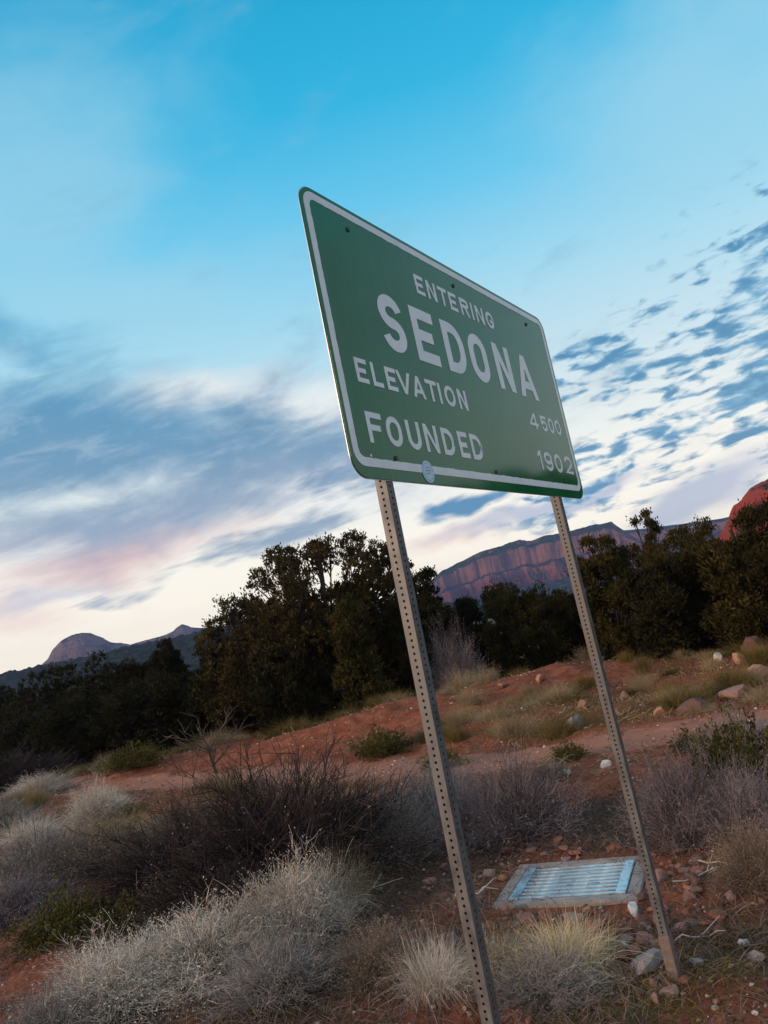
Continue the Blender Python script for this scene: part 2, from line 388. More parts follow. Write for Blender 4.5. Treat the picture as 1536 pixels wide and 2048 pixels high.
def tag(o, label=None, cat=None, group=None, kind=None):
    for k, v in (('label', label), ('category', cat), ('group', group), ('kind', kind)):
        if v: o[k] = v
    return o
def thing(name, label, cat, loc=(0, 0, 0), rz=0.0, group=None):
    o = link(name, None); o.location = loc; o.rotation_euler = (0, 0, rz)
    return tag(o, label, cat, group)
def copy_thing(src, loc, rz, s, label, group=None):
    r = src.copy(); C.objects.link(r); r.location = loc; r.rotation_euler = (0, 0, rz)
    r.scale = s if hasattr(s, '__len__') else (s, s, s)
    r['label'] = label
    if group: r['group'] = group
    for ch in src.children:
        k = ch.copy(); C.objects.link(k); k.parent = r
    return r
def from_bm(name, bm, material, parent=None, smooth=False):
    me = bpy.data.meshes.new(name); bm.to_mesh(me); bm.free()
    me.materials.append(MATS[material])
    if smooth: me.polygons.foreach_set('use_smooth', np.ones(len(me.polygons), bool))
    return link(name, me, parent)
def add_box(bm, lo, hi, bevel=0.0):
    r = bmesh.ops.create_cube(bm, size=1)
    lo, hi = Vector(lo), Vector(hi)
    for v in r['verts']: v.co = Vector([(lo[i] + hi[i]) / 2 + v.co[i] * (hi[i] - lo[i]) for i in range(3)])
    if bevel:
        es = list({e for v in r['verts'] for e in v.link_edges})
        bmesh.ops.bevel(bm, geom=es, offset=bevel, segments=2, affect='EDGES')

# ------------------------------------------------------------------ noise on the CPU
def _h(ix, iy, s):
    n = (ix.astype(np.int64) * 374761393 + iy.astype(np.int64) * 668265263 + s * 974634777) & 0xffffffff
    n = ((n ^ (n >> 13)) * 1274126177) & 0xffffffff
    return ((n ^ (n >> 16)) & 0xffff) / 65535.0
def vnoise(x, y, s=0):
    x = np.asarray(x, float); y = np.asarray(y, float)
    ix, iy = np.floor(x), np.floor(y); fx, fy = x - ix, y - iy
    fx = fx * fx * (3 - 2 * fx); fy = fy * fy * (3 - 2 * fy)
    return (_h(ix, iy, s) * (1 - fx) + _h(ix + 1, iy, s) * fx) * (1 - fy) + (_h(ix, iy + 1, s) * (1 - fx) + _h(ix + 1, iy + 1, s) * fx) * fy
def fbm(x, y, s=0, o=4):
    r = 0; a = 0.5
    for i in range(o):
        r = r + a * vnoise(np.asarray(x) * 2 ** i, np.asarray(y) * 2 ** i, s + i * 17); a *= 0.5
    return r

# ------------------------------------------------------------------ the ground
TRACK = np.array([(14, 9.3), (8, 10.6), (4.0, 11.5), (1.0, 12.3), (-1.6, 14.4), (-5, 17.2), (-10, 20.5), (-20, 26)], float)
def track_d(x, y):
    d = np.full(np.shape(x), 1e9)
    for a, b in zip(TRACK[:-1], TRACK[1:]):
        ab = b - a; t = np.clip(((x - a[0]) * ab[0] + (y - a[1]) * ab[1]) / (ab @ ab), 0, 1)
        d = np.minimum(d, np.hypot(x - a[0] - t * ab[0], y - a[1] - t * ab[1]))
    return d
def g(x, y, cx, cy, r, ry=None): return np.exp(-(((x - cx) / r) ** 2 + ((y - cy) / (ry or r)) ** 2))
def height(x, y):
    x = np.asarray(x, float); y = np.asarray(y, float)
    near = np.exp(-(np.hypot(x, y) / 160.0) ** 2)
    h = (fbm(x / 5.0, y / 5.0, 3, 4) - 0.47) * 0.42 + (fbm(x / 0.9, y / 0.9, 9, 4) - 0.47) * 0.30
    h = h * near
    h = h + 0.62 * g(x, y, 3.6, 20.5, 2.6, 2.0) + 0.40 * g(x, y, -1.2, 19.5, 2.8, 1.6) + 0.30 * g(x, y, 8.5, 16.8, 2.6, 1.4) + 0.22 * g(x, y, 1.8, 16.0, 2.2, 1.0) + 0.2 * g(x, y, -7, 21, 3, 1.3)
    td = track_d(x, y)
    k = np.exp(-(td / 0.95) ** 2)
    h = h * (1 - 0.75 * k) - 0.05 * k
    f = np.maximum(g(x, y, 0.9, 6.4, 0.9), g(x, y, 1.05, 4.7, 0.5))
    h = h * (1 - f) + 0.05 * g(x, y, 1.05, 4.75, 0.35)
    return h
def axis(lo, hi, d0, fine_lo, fine_hi, growth=1.09):
    a = list(np.arange(fine_lo, fine_hi, d0)); d = d0; v = fine_hi
    while v < hi: a.append(v); d *= growth; v += d
    a.append(hi); d = d0; v = fine_lo - d0; b = []
    while v > lo: b.append(v); d *= growth; v -= d
    b.append(lo)
    return np.array(b[::-1] + a)
GX = axis(-2600, 2600, 0.06, -6.5, 6.0, 1.05); GY = axis(-2600, 2600, 0.06, 3.2, 16.0, 1.045)
X, Y = np.meshgrid(GX, GY); Z = height(X, Y)
nx, ny = len(GX), len(GY)
i = np.arange(nx * ny).reshape(ny, nx)
Q = np.stack([i[:-1, :-1], i[:-1, 1:], i[1:, 1:], i[1:, :-1]], -1).reshape(-1, 4)
me = mesh_np('ground', np.stack([X, Y, Z], -1).reshape(-1, 3), [Q], 'red_earth', True)
def m_track(x, y): return np.clip(1.2 - track_d(x, y) / 1.15, 0, 1)
def m_grass(x, y):
    v = 0.60 * np.clip((y - 9) / 4, 0, 1) * np.clip(1.2 - track_d(x, y) * 0 , 0, 1)
    v = v * (0.35 + 1.0 * fbm(x / 2.2, y / 1.6, 41, 3)) + 0.3 * np.clip((y - 24) / 5, 0, 1)
    v = v + 0.9 * g(x, y, 1.5, 4.85, 0.7, 0.35) + 0.75 * g(x, y, 0.7, 4.45, 0.5, 0.25)
    v = v - 0.45 * g(x, y, 3.6, 20.2, 2.0, 1.2) - 0.8 * g(x, y, -2.0, 17.2, 3.0, 1.5) - 0.5 * g(x, y, -6.5, 19.5, 4.5, 2.6)
    return np.clip(v, 0, 1)
def m_litter(x, y):
    v = 0.8 * np.clip((10.2 - y) / 2, 0, 1) * (0.3 + 0.9 * fbm(x / 1.5, y / 1.5, 77, 3))
    v = v - 1.2 * g(x, y, 1.35, 4.15, 0.6, 0.35) - 1.2 * g(x, y, -3.4, 6.5, 1.0, 0.6) - 0.4 * g(x, y, 0.8, 6.0, 1.0, 0.9) - 0.5 * g(x, y, 2.2, 9.5, 1.5, 1.0)
    v = v + 0.9 * np.clip((y - 21) / 3, 0, 1)
    return np.clip(v, 0, 1)
for nm, fn in (('track', m_track), ('grass', m_grass), ('litter', m_litter)):
    at = me.attributes.new(nm, 'FLOAT', 'POINT'); at.data.foreach_set('value', fn(X, Y).ravel().astype(np.float32))
tag(link('ground', me), 'red earth roadside with a pale dirt track running across it', kind='structure')
def hz(x, y): return float(height(np.array([x]), np.array([y]))[0])

# ------------------------------------------------------------------ far terrain
def ridge(name, label, material, crest, dist, front, back, prof, seed, rough=0.10, n_az=260, indent=0.3, crest_noise=0.05):
    """terrain ridge: crest = [(azimuth deg, crest height m)], prof = [(fraction of the way up front slope, fraction of height)]"""
    azs = np.linspace(crest[0][0], crest[-1][0], n_az)
    ch = np.interp(azs, [q[0] for q in crest], [q[1] for q in crest])
    s = np.radians(azs) * dist
    ch = ch * (1 + crest_noise * (fbm(s / 28.0, s * 0 + 3.3, seed, 4) - 0.47) * 2)
    tf = np.linspace(0, 1, 90)
    pt = [q[0] for q in prof]; ph = [q[1] for q in prof]
    V = []
    hmax = ch.max()
    for j, t in enumerate(np.concatenate([tf, 1 + np.linspace(0.06, 1, 14)])):
        if t <= 1:
            u = t + indent * ((fbm(s / 42.0, np.full_like(s, t * 4.5), seed + 5, 5) - 0.47) * (0.5 if material == 'mesa_rock' else 1.3) + (fbm(s / 170.0, np.full_like(s, t * 1.2), seed + 7, 3) - 0.44) * 2.0 + (fbm(s / 14.0, np.full_like(s, t * 16), seed + 9, 3) - 0.44) * 0.15) * math.sin(math.pi * min(1, t))
            hh = np.interp(np.clip(u, 0, 1), pt, ph) * ch
            rad = dist - front * (1 - t)
        else:
            q = t - 1; hh = ch * (1 - 0.9 * q ** 1.5); rad = dist + back * q
        hh = hh + rough * hmax * (fbm(s / 20.0, np.full_like(s, rad / 20.0), seed + 11, 4) - 0.47) * min(1, 4 * t) * (1 if t < 0.97 else 0.25)
        if name == 'wooded_ridge': hh = hh + 3.2 * (vnoise(s / 4.5, np.full_like(s, rad / 4.5), seed + 31)) ** 2 + 2.0 * (vnoise(s / 9.0, np.full_like(s, rad / 9.0), seed + 37) - 0.5)
        rj = rad + front * 0.10 * (fbm(s / 60.0, np.full_like(s, t * 2), seed + 23, 4) - 0.47)
        a = np.radians(azs)
        V.append(np.stack([np.sin(a) * rj, np.cos(a) * rj, hh - 1.0], -1))
    V = np.array(V); nr = V.shape[0]
    i = np.arange(nr * n_az).reshape(nr, n_az)
    Q = np.stack([i[:-1, :-1], i[:-1, 1:], i[1:, 1:], i[1:, :-1]], -1).reshape(-1, 4)
    o = link(name, mesh_np(name, V.reshape(-1, 3), [Q], material))
    tag(o, label, kind='structure')
    return o
tg = lambda e, d: d * math.tan(R(e))
ridge('mesa', 'long flat topped mesa with pink and red cliffs in blue haze', 'mesa_rock',
      [(a, tg(e, 2000)) for a, e in ((-1, 0.4), (0.8, 2.2), (2.2, 3.25), (3.4, 3.95), (4.6, 4.25), (6.4, 4.72), (7.6, 4.78), (8.6, 4.95), (9.4, 5.0), (9.9, 4.78), (11.2, 4.85), (13.0, 4.84), (14.6, 4.9), (16.0, 4.86), (16.25, 4.5), (17, 3.6), (18.5, 2.4), (20, 0.5))],
      2000, 420, 300, [(0, 0), (0.35, 0.22), (0.48, 0.30), (0.53, 0.55), (0.66, 0.60), (0.70, 0.86), (0.86, 0.93), (0.9, 0.98), (1, 1)], 5, 0.05, 320, 0.30, 0.02)
ridge('mesa', 'lower dark mesa running behind the long mesa to the right', 'mesa_rock',
      [(a, tg(e, 2350)) for a, e in ((14, 4.2), (16.4, 4.05), (18.8, 3.75), (23, 3.35), (28, 3.2), (36, 3.0), (50, 2.2), (60, 0.5))],
      2350, 320, 120, [(0, 0), (0.4, 0.3), (0.55, 0.6), (0.75, 0.72), (0.82, 0.92), (1, 1)], 15, 0.04, 200, 0.2, 0.01)
ridge('red_rock_hill', 'bright red sandstone hill rising above the junipers at the right', 'red_rock',
      [(a, tg(e, 620)) for a, e in ((20, 0.5), (22.8, 2.6), (23.7, 3.6), (24.4, 4.0), (25.3, 4.7), (26.4, 5.0), (29, 5.9), (34, 7.2), (42, 8.6), (56, 9.6), (72, 8.6), (88, 5), (100, 1))],
      620, 200, 150, [(0, 0), (0.3, 0.22), (0.36, 0.42), (0.5, 0.5), (0.55, 0.68), (0.68, 0.72), (0.72, 0.88), (0.86, 0.92), (1, 1)], 25, 0.13, 700, 0.30, 0.06)
ridge('wooded_ridge', 'low dark wooded ridge across the left skyline', 'wooded_slope',
      [(a, tg(e, 900)) for a, e in ((-70, 1.6), (-45, 2.2), (-34, 2.55), (-28, 2.72), (-24, 2.72), (-20, 2.9), (-16, 3.02), (-13, 3.1), (-8, 3.0), (-2, 2.6), (4, 1.4), (8, 0.3))],
      900, 420, 200, [(0, 0), (0.5, 0.4), (0.8, 0.85), (1, 1)], 35, 0.10, 900, 0.1, 0.035)
ridge('butte', 'domed grey pink butte standing alone on the left skyline', 'butte_rock',
      [(a, tg(e, 2100)) for a, e in ((-26.6, 1.8), (-25.4, 2.7), (-24.9, 3.05), (-24.5, 3.65), (-23.9, 4.1), (-23.2, 4.36), (-22.6, 4.42), (-22.0, 4.3), (-21.3, 3.85), (-20.8, 3.45), (-20.2, 3.25), (-19.4, 2.9), (-18, 1.8))],
      2100, 190, 170, [(0, 0), (0.3, 0.35), (0.5, 0.55), (0.58, 0.72), (0.8, 0.86), (0.9, 0.97), (1, 1)], 45, 0.05, 150, 0.25, 0.02)
ridge('butte', 'small pointed spire of rock just left of the tall pinyon', 'butte_rock',
      [(a, tg(e, 2200)) for a, e in ((-20.5, 2.9), (-18.5, 3.1), (-17.2, 3.2), (-16.6, 3.35), (-16.25, 3.62), (-15.95, 3.78), (-15.6, 3.62), (-15.3, 3.4), (-14.6, 3.25), (-13, 3.1), (-10, 2.2))],
      2200, 150, 150, [(0, 0), (0.5, 0.4), (0.7, 0.8), (1, 1)], 55, 0.04, 150, 0.2, 0.02)

# haze: the air between here and the mesas
def build_haze():
    bm = bmesh.new(); add_box(bm, (-2750, -2750, -8), (2750, 2750, 215))
    me = bpy.data.meshes.new('haze'); bm.to_mesh(me); bm.free()
    m = bpy.data.materials.new('haze_air'); m.use_nodes = True
    t = NT(m.node_tree); out = t.n('ShaderNodeOutputMaterial'); v = t.n('ShaderNodeVolumePrincipled')
    v.inputs['Color'].default_value = (0.36, 0.50, 1.0, 1)
    v.inputs['Density'].default_value = HAZE
    v.inputs['Anisotropy'].default_value = 0.2
    t.t.links.new(v.outputs[0], out.inputs['Volume'])
    me.materials.append(m)
    tag(link('haze', me), 'thin blue evening haze over the valley', kind='stuff')
HAZE = 1.25e-4
build_haze()

# ------------------------------------------------------------------ plants: vectorised ribbons and leaves
def rng(s): return np.random.default_rng(s)
def unit(v): return v / np.maximum(np.linalg.norm(v, axis=-1, keepdims=True), 1e-9)
def ribbons(P, w, r, cross=False):
    """P (n,k,3) polylines, w (n,k) widths -> verts, quads of flat ribbons turned at random; cross adds a second one at right angles"""
    n, k, _ = P.shape
    d = unit(np.gradient(P, axis=1))
    ref = unit(r.normal(size=(n, 1, 3))) * np.ones((1, k, 1))
    side = unit(np.cross(d, ref))
    out_v, out_q = [], []
    for q in range(2 if cross else 1):
        s_ = side if q == 0 else unit(np.cross(d, side))
        V = np.stack([P - s_ * w[..., None] / 2, P + s_ * w[..., None] / 2], 2)   # n,k,2,3
        i = (np.arange(n * k * 2).reshape(n, k, 2)) + q * n * k * 2
        Q = np.stack([i[:, :-1, 0], i[:, :-1, 1], i[:, 1:, 1], i[:, 1:, 0]], -1).reshape(-1, 4)
        out_v.append(V.reshape(-1, 3)); out_q.append(Q)
    return np.concatenate(out_v), np.concatenate(out_q)
def leaves(cen, ax, ln, wd, r):
    """pointed leaves: a rhombus each, long axis ax"""
    n = len(cen); s_ = unit(np.cross(ax, unit(r.normal(size=(n, 3)))))
    nrm = np.cross(ax, s_)
    V = np.stack([cen - ax * ln[:, None] / 2, cen + s_ * wd[:, None] / 2 + nrm * wd[:, None] * 0.2, cen + ax * ln[:, None] / 2, cen - s_ * wd[:, None] / 2 + nrm * wd[:, None] * 0.2], 1)
    return V.reshape(-1, 3), np.arange(n * 4).reshape(n, 4)
def tube_np(path, rad, sides=6):
    path = np.asarray(path, float); k = len(path); d = unit(np.gradient(path, axis=0))
    ref = np.array([0.31, 0.95, 0.05]); a = unit(np.cross(d, ref)); b = np.cross(d, a)
    th = np.linspace(0, 2 * np.pi, sides, endpoint=False)
    V = path[:, None] + (a[:, None] * np.cos(th)[None, :, None] + b[:, None] * np.sin(th)[None, :, None]) * np.asarray(rad)[:, None, None]
    i = np.arange(k * sides).reshape(k, sides); j = np.roll(i, -1, 1)
    Q = np.stack([i[:-1], j[:-1], j[1:], i[1:]], -1).reshape(-1, 4)
    return V.reshape(-1, 3), Q
class Acc:
    def __init__(s): s.V = []; s.Q = []; s.n = 0
    def add(s, V, Q): s.V.append(V); s.Q.append(np.asarray(Q) + s.n); s.n += len(V)
    def mesh(s, name, m, smooth=False): return mesh_np(name, np.concatenate(s.V), [np.concatenate(s.Q)], m, smooth)

def make_tree(name, label, x, y, h, w, seed, material, leaves_n=14000, shape='round', lacy=0.0, base=0.04, lobes=34, leaf=0.055, group=None):
    r = rng(seed); z0 = hz(x, y) - 0.05
    t = thing(name, label, 'tree', (x, y, z0), 0, group)
    rw = w / 2
    env = {'round': lambda q: np.sqrt(np.clip(1 - ((q - 0.45) / 0.56) ** 2, 0, 1)), 'cone': lambda q: np.clip(1.06 - q, 0, 1) ** 0.75 * np.clip(0.5 + q * 6, 0, 1),
           'tall': lambda q: 0.55 + 0.45 * np.sin(np.pi * np.clip(q, 0, 1)) * np.ones_like(q), 'spread': lambda q: np.clip(0.62 + 0.62 * q, 0, 1) * np.sqrt(np.clip(1 - ((q - 0.42) / 0.6) ** 2, 0, 1)) * 1.08}[shape]
    # lobes of the crown
    q = base + (1 - base) * r.random(lobes) ** 0.85 * 0.97
    ang = r.random(lobes) * 2 * np.pi; rr = rw * env(q) * (0.35 + 0.55 * r.random(lobes) ** 0.6)
    lc = np.stack([np.cos(ang) * rr, np.sin(ang) * rr, q * h], -1)
    lr = np.clip(0.16 * w * (0.6 + 0.7 * r.random(lobes)) * (1 - 0.35 * q), 0.16, 0.8)
    if lacy: lr = lr * np.where(q > 0.5, 1 - 0.5 * lacy, 1) * (0.85 if w > 5 else 1)
    # trunk and limbs
    ta = Acc(); n_tr = 1 if shape in ('cone', 'tall') else 3
    for k in range(n_tr):
        a = r.random() * 6.28; lean = 0.0 if n_tr == 1 else 0.13 * h
        zz = np.linspace(0, (0.82 if n_tr == 1 else 0.55) * h, 7); path = np.stack([np.cos(a) * lean * (zz / h) ** 0.8 + 0.04 * r.normal(size=7), np.sin(a) * lean * (zz / h) ** 0.8 + 0.04 * r.normal(size=7), zz], -1)
        ta.add(*tube_np(path, np.linspace(0.035 * h * (0.75 if n_tr > 1 else 1) * 0.8, 0.012 * h, 7), 7))
    link('trunk', ta.mesh('trunk', 'bark', True), t)
    la = Acc()
    for k in range(lobes):
        st = np.array([0, 0, max(0.06 * h, lc[k, 2] * 0.55)]); en = lc[k]; md = (st + en) / 2 + np.array([0, 0, -0.06 * h]) * r.random() + r.normal(size=3) * 0.05
        tt = np.linspace(0, 1, 5)[:, None]; path = st * (1 - tt) ** 2 + 2 * md * tt * (1 - tt) + en * tt ** 2
        la.add(*tube_np(path, np.linspace(0.008 * h, 0.003 * h, 5), 5))
        for m_ in range(3):
            e2 = en + unit(r.normal(size=3) + np.array([0, 0, 0.5])) * lr[k]
            la.add(*tube_np(np.stack([path[3], (path[3] + e2) / 2 + r.normal(size=3) * 0.03, e2]), np.array([0.005, 0.004, 0.002]) * h * 0.7, 4))
    tag(link('limbs', la.mesh('limbs', 'bark', True), t), kind='stuff')
    # leafy tufts
    wts = lr ** 2.2; wts /= wts.sum()
    nt = int(leaves_n * 1.9) // 26
    li = r.choice(lobes, nt, p=wts); dirs = unit(r.normal(size=(nt, 3)) + np.array([0, 0, 0.25]))
    tcn = lc[li] + dirs * (lr[li] * (0.45 + 0.6 * r.random(nt) ** 0.5))[:, None] * np.array([1, 1, 0.85])
    # inner filling tufts low in the crown so that it is dense there
    nf = int(nt * 0.30 * (1 - 0.5 * lacy)); qf = base + (0.85 - base) * r.random(nf) * (1 - 0.35 * lacy); af = r.random(nf) * 6.28; rf = rw * env(qf) * np.sqrt(r.random(nf)) * 0.78
    tcn = np.concatenate([tcn, np.stack([np.cos(af) * rf, np.sin(af) * rf, qf * h], -1)])
    tr_ = 0.05 + 0.11 * r.random(len(tcn)) ** 1.5
    out = unit(tcn - np.array([0, 0, 0.3 * h]))
    k = 26; nmain = nt
    off = r.normal(size=(len(tcn), k, 3)) * 0.6
    cen = tcn[:, None] + off * tr_[:, None, None]
    ax = unit(off * 0.7 + out[:, None] * 0.5 + np.array([0, 0, 0.55]) + r.normal(size=off.shape) * 0.35)
    cen = cen.reshape(-1, 3); ax = ax.reshape(-1, 3); n = len(cen)
    big = np.where(np.arange(n) < nmain * k, 1.0, 1.9)
    keep = cen[:, 2] > 0.03; cen, ax, big = cen[keep], ax[keep], big[keep]; n = len(cen)
    V, Q = leaves(cen, ax, leaf * big * (1.1 + 1.1 * r.random(n)), leaf * 0.62 * big * (0.9 + 0.7 * r.random(n)), r)
    tag(link('crown', mesh_np('crown', V, [Q], material), t), kind='stuff')
    return t

TG = 'junipers and pinyons along the back of the clearing'
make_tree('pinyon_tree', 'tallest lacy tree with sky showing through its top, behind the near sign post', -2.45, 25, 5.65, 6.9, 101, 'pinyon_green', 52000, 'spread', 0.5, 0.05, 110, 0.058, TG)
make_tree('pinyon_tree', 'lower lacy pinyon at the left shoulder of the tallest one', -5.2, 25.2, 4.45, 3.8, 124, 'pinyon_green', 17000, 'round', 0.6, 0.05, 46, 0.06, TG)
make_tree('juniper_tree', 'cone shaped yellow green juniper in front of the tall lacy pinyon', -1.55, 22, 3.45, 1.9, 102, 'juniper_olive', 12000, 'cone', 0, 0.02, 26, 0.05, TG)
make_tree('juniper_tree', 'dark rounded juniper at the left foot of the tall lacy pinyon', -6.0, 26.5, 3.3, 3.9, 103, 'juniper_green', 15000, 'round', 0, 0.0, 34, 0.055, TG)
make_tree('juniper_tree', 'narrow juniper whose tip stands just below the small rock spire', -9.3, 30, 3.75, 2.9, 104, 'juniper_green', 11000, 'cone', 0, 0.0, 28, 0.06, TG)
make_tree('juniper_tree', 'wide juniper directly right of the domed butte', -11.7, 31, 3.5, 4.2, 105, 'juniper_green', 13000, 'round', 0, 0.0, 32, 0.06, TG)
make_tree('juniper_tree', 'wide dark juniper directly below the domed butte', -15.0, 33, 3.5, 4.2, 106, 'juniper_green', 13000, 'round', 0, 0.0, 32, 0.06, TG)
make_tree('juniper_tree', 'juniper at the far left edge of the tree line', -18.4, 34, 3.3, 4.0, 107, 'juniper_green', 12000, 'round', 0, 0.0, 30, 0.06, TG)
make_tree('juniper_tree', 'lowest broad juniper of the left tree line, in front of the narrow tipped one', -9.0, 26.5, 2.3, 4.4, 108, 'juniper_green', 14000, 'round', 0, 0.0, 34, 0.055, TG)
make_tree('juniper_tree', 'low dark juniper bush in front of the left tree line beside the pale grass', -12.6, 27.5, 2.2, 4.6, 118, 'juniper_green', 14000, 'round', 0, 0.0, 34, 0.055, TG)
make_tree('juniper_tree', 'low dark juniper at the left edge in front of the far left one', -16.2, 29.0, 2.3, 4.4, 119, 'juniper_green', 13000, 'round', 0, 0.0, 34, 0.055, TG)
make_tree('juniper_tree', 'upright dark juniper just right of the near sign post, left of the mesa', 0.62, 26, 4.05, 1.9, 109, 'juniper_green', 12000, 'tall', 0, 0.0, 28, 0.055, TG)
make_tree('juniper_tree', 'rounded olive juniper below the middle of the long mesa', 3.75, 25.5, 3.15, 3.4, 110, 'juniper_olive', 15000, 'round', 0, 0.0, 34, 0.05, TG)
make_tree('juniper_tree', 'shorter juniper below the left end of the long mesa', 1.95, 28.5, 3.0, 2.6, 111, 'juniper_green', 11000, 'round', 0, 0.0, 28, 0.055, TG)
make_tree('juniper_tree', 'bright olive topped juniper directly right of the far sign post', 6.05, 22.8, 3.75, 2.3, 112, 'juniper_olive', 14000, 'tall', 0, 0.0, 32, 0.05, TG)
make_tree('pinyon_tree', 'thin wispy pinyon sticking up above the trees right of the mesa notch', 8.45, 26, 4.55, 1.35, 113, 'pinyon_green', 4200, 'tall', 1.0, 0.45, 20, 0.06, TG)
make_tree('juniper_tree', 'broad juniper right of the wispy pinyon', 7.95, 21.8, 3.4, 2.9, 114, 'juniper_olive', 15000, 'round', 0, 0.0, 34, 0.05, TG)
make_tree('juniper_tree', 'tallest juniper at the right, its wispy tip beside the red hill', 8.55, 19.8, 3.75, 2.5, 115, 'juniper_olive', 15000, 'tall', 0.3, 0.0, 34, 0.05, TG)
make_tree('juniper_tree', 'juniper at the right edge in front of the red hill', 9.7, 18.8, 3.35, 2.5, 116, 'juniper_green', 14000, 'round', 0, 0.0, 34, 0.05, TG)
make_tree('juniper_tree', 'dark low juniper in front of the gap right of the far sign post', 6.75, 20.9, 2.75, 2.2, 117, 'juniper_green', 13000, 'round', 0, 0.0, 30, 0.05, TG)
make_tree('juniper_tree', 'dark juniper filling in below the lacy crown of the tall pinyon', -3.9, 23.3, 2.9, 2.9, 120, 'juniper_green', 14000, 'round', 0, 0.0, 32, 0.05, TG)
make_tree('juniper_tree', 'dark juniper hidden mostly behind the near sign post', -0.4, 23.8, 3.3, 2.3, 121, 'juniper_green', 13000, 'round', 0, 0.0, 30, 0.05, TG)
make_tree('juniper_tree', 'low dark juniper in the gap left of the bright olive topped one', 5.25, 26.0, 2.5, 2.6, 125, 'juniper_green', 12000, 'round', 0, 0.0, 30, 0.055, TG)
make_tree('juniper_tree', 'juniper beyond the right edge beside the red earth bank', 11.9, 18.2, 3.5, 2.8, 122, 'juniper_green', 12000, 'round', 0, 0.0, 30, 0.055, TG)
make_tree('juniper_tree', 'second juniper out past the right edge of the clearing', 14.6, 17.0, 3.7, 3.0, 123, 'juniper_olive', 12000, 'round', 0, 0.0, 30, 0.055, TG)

for k, (x_, y_, h_, d_) in enumerate(((10.2, 14.2, 4.0, 'nearest to the clearing'), (11.9, 13.7, 5.0, 'second of the row'), (13.6, 13.0, 5.5, 'tallest of the row'), (15.2, 12.0, 5.5, 'past the tallest'), (16.6, 10.8, 5.4, 'last but one'), (17.8, 9.4, 5.0, 'last of the row'))):
    make_tree('juniper_tree', 'tall dark juniper beyond the track outside the right edge, ' + d_, x_, y_, h_, 4.2, 130 + k, 'juniper_green', 12000, 'round', 0, 0.0, 34, 0.08, 'junipers outside the right edge')

# dome of fine stems with side twigs
def shrub_parts(seed, n_stem=260, n_twig=900, droop=0.12, spread=1.0, w0=0.006, heads=600, fl=0.014, up=0.35, hgt=0.6):
    """stems, twigs and dry seed heads of a shrub about 1 m wide and 0.6 high, as three meshes' data"""
    r = rng(seed)
    az_ = r.random(n_stem) * 6.28; u = r.random(n_stem); e_ = np.arcsin(np.clip(up + (1 - up) * u, 0, 1)) * (0.55 + 0.45 * u)
    d = np.stack([np.cos(az_) * np.cos(e_) * spread, np.sin(az_) * np.cos(e_) * spread, np.sin(e_)], -1)
    L = (0.55 + 0.5 * r.random(n_stem)) * (0.72 + 0.6 * vnoise(az_ * 1.6 + seed, e_ * 3.0, seed))
    end = d * np.array([0.5, 0.5, hgt]) * L[:, None] + r.normal(size=(n_stem, 3)) * 0.03
    end[:, 2] = np.maximum(end[:, 2], 0.02)
    st = np.stack([np.cos(az_) * 0.10 * r.random(n_stem), np.sin(az_) * 0.10 * r.random(n_stem), np.zeros(n_stem)], -1)
    mid = st * 0.45 + end * 0.55 + np.array([0, 0, 1]) * (droop * r.random(n_stem))[:, None] + r.normal(size=(n_stem, 3)) * 0.035
    t_ = np.linspace(0, 1, 5)[None, :, None]
    P = st[:, None] * (1 - t_) ** 2 + 2 * mid[:, None] * t_ * (1 - t_) + end[:, None] * t_ ** 2
    w = np.linspace(1.2, 0.45, 5)[None] * w0 * (0.7 + 0.6 * r.random((n_stem, 1)))
    A = ribbons(P, w, r)
    si = r.integers(0, n_stem, n_twig); tp = 0.35 + 0.65 * r.random(n_twig)
    b0 = st[si] * (1 - tp[:, None]) ** 2 + 2 * mid[si] * (tp * (1 - tp))[:, None] + end[si] * (tp ** 2)[:, None]
    dd = unit(d[si] + r.normal(size=(n_twig, 3)) * 0.7 + np.array([0, 0, 0.35])); ln = 0.06 + 0.15 * r.random(n_twig)
    e1 = b0 + dd * ln[:, None]; m1 = (b0 + e1) / 2 + r.normal(size=(n_twig, 3)) * 0.012
    P2 = np.stack([b0, m1, e1], 1); w2 = np.array([[0.8, 0.6, 0.35]]) * w0 * (0.6 + 0.5 * r.random((n_twig, 1)))
    P2[..., 2] = np.maximum(P2[..., 2], 0.005)
    B = ribbons(P2, w2, r)
    hi = r.integers(0, n_twig, heads); c_ = e1[hi] + r.normal(size=(heads, 3)) * 0.012
    Cc = leaves(c_, unit(dd[hi] + r.normal(size=(heads, 3)) * 0.5), fl * (0.7 + 0.8 * r.random(heads)), fl * 0.55 * (0.7 + 0.6 * r.random(heads)), r)
    return A, B, Cc
SHRUB = {}
def shrub_kind(key, variants, mats, **kw):
    L = []
    for v in range(variants):
        A, B, Cc = shrub_parts(hash(key) % 1000 + v * 31 if False else sum(map(ord, key)) + v * 31, **kw)
        L.append((mesh_np('stems', A[0], [A[1]], mats[0]), mesh_np('twigs', B[0], [B[1]], mats[1]), mesh_np('seed_heads', Cc[0], [Cc[1]], mats[2])))
    SHRUB[key] = L
shrub_kind('pale', 3, ('twig_brown', 'twig_pale', 'twig_pale'), n_stem=520, n_twig=6000, heads=6000, w0=0.0042, fl=0.014, up=0.12)
shrub_kind('grey', 3, ('twig_dark', 'twig_grey', 'leaf_sage'), n_stem=460, n_twig=4600, heads=6000, w0=0.0042, fl=0.015, up=0.12)  # stems darker than twigs: woody base, also painting the shaded underside
shrub_kind('lilac', 3, ('twig_dark', 'twig_lilac', 'twig_grey'), n_stem=520, n_twig=5600, heads=3500, w0=0.004, fl=0.012, up=0.18)  # dark woody stems again put underside shade into the colour
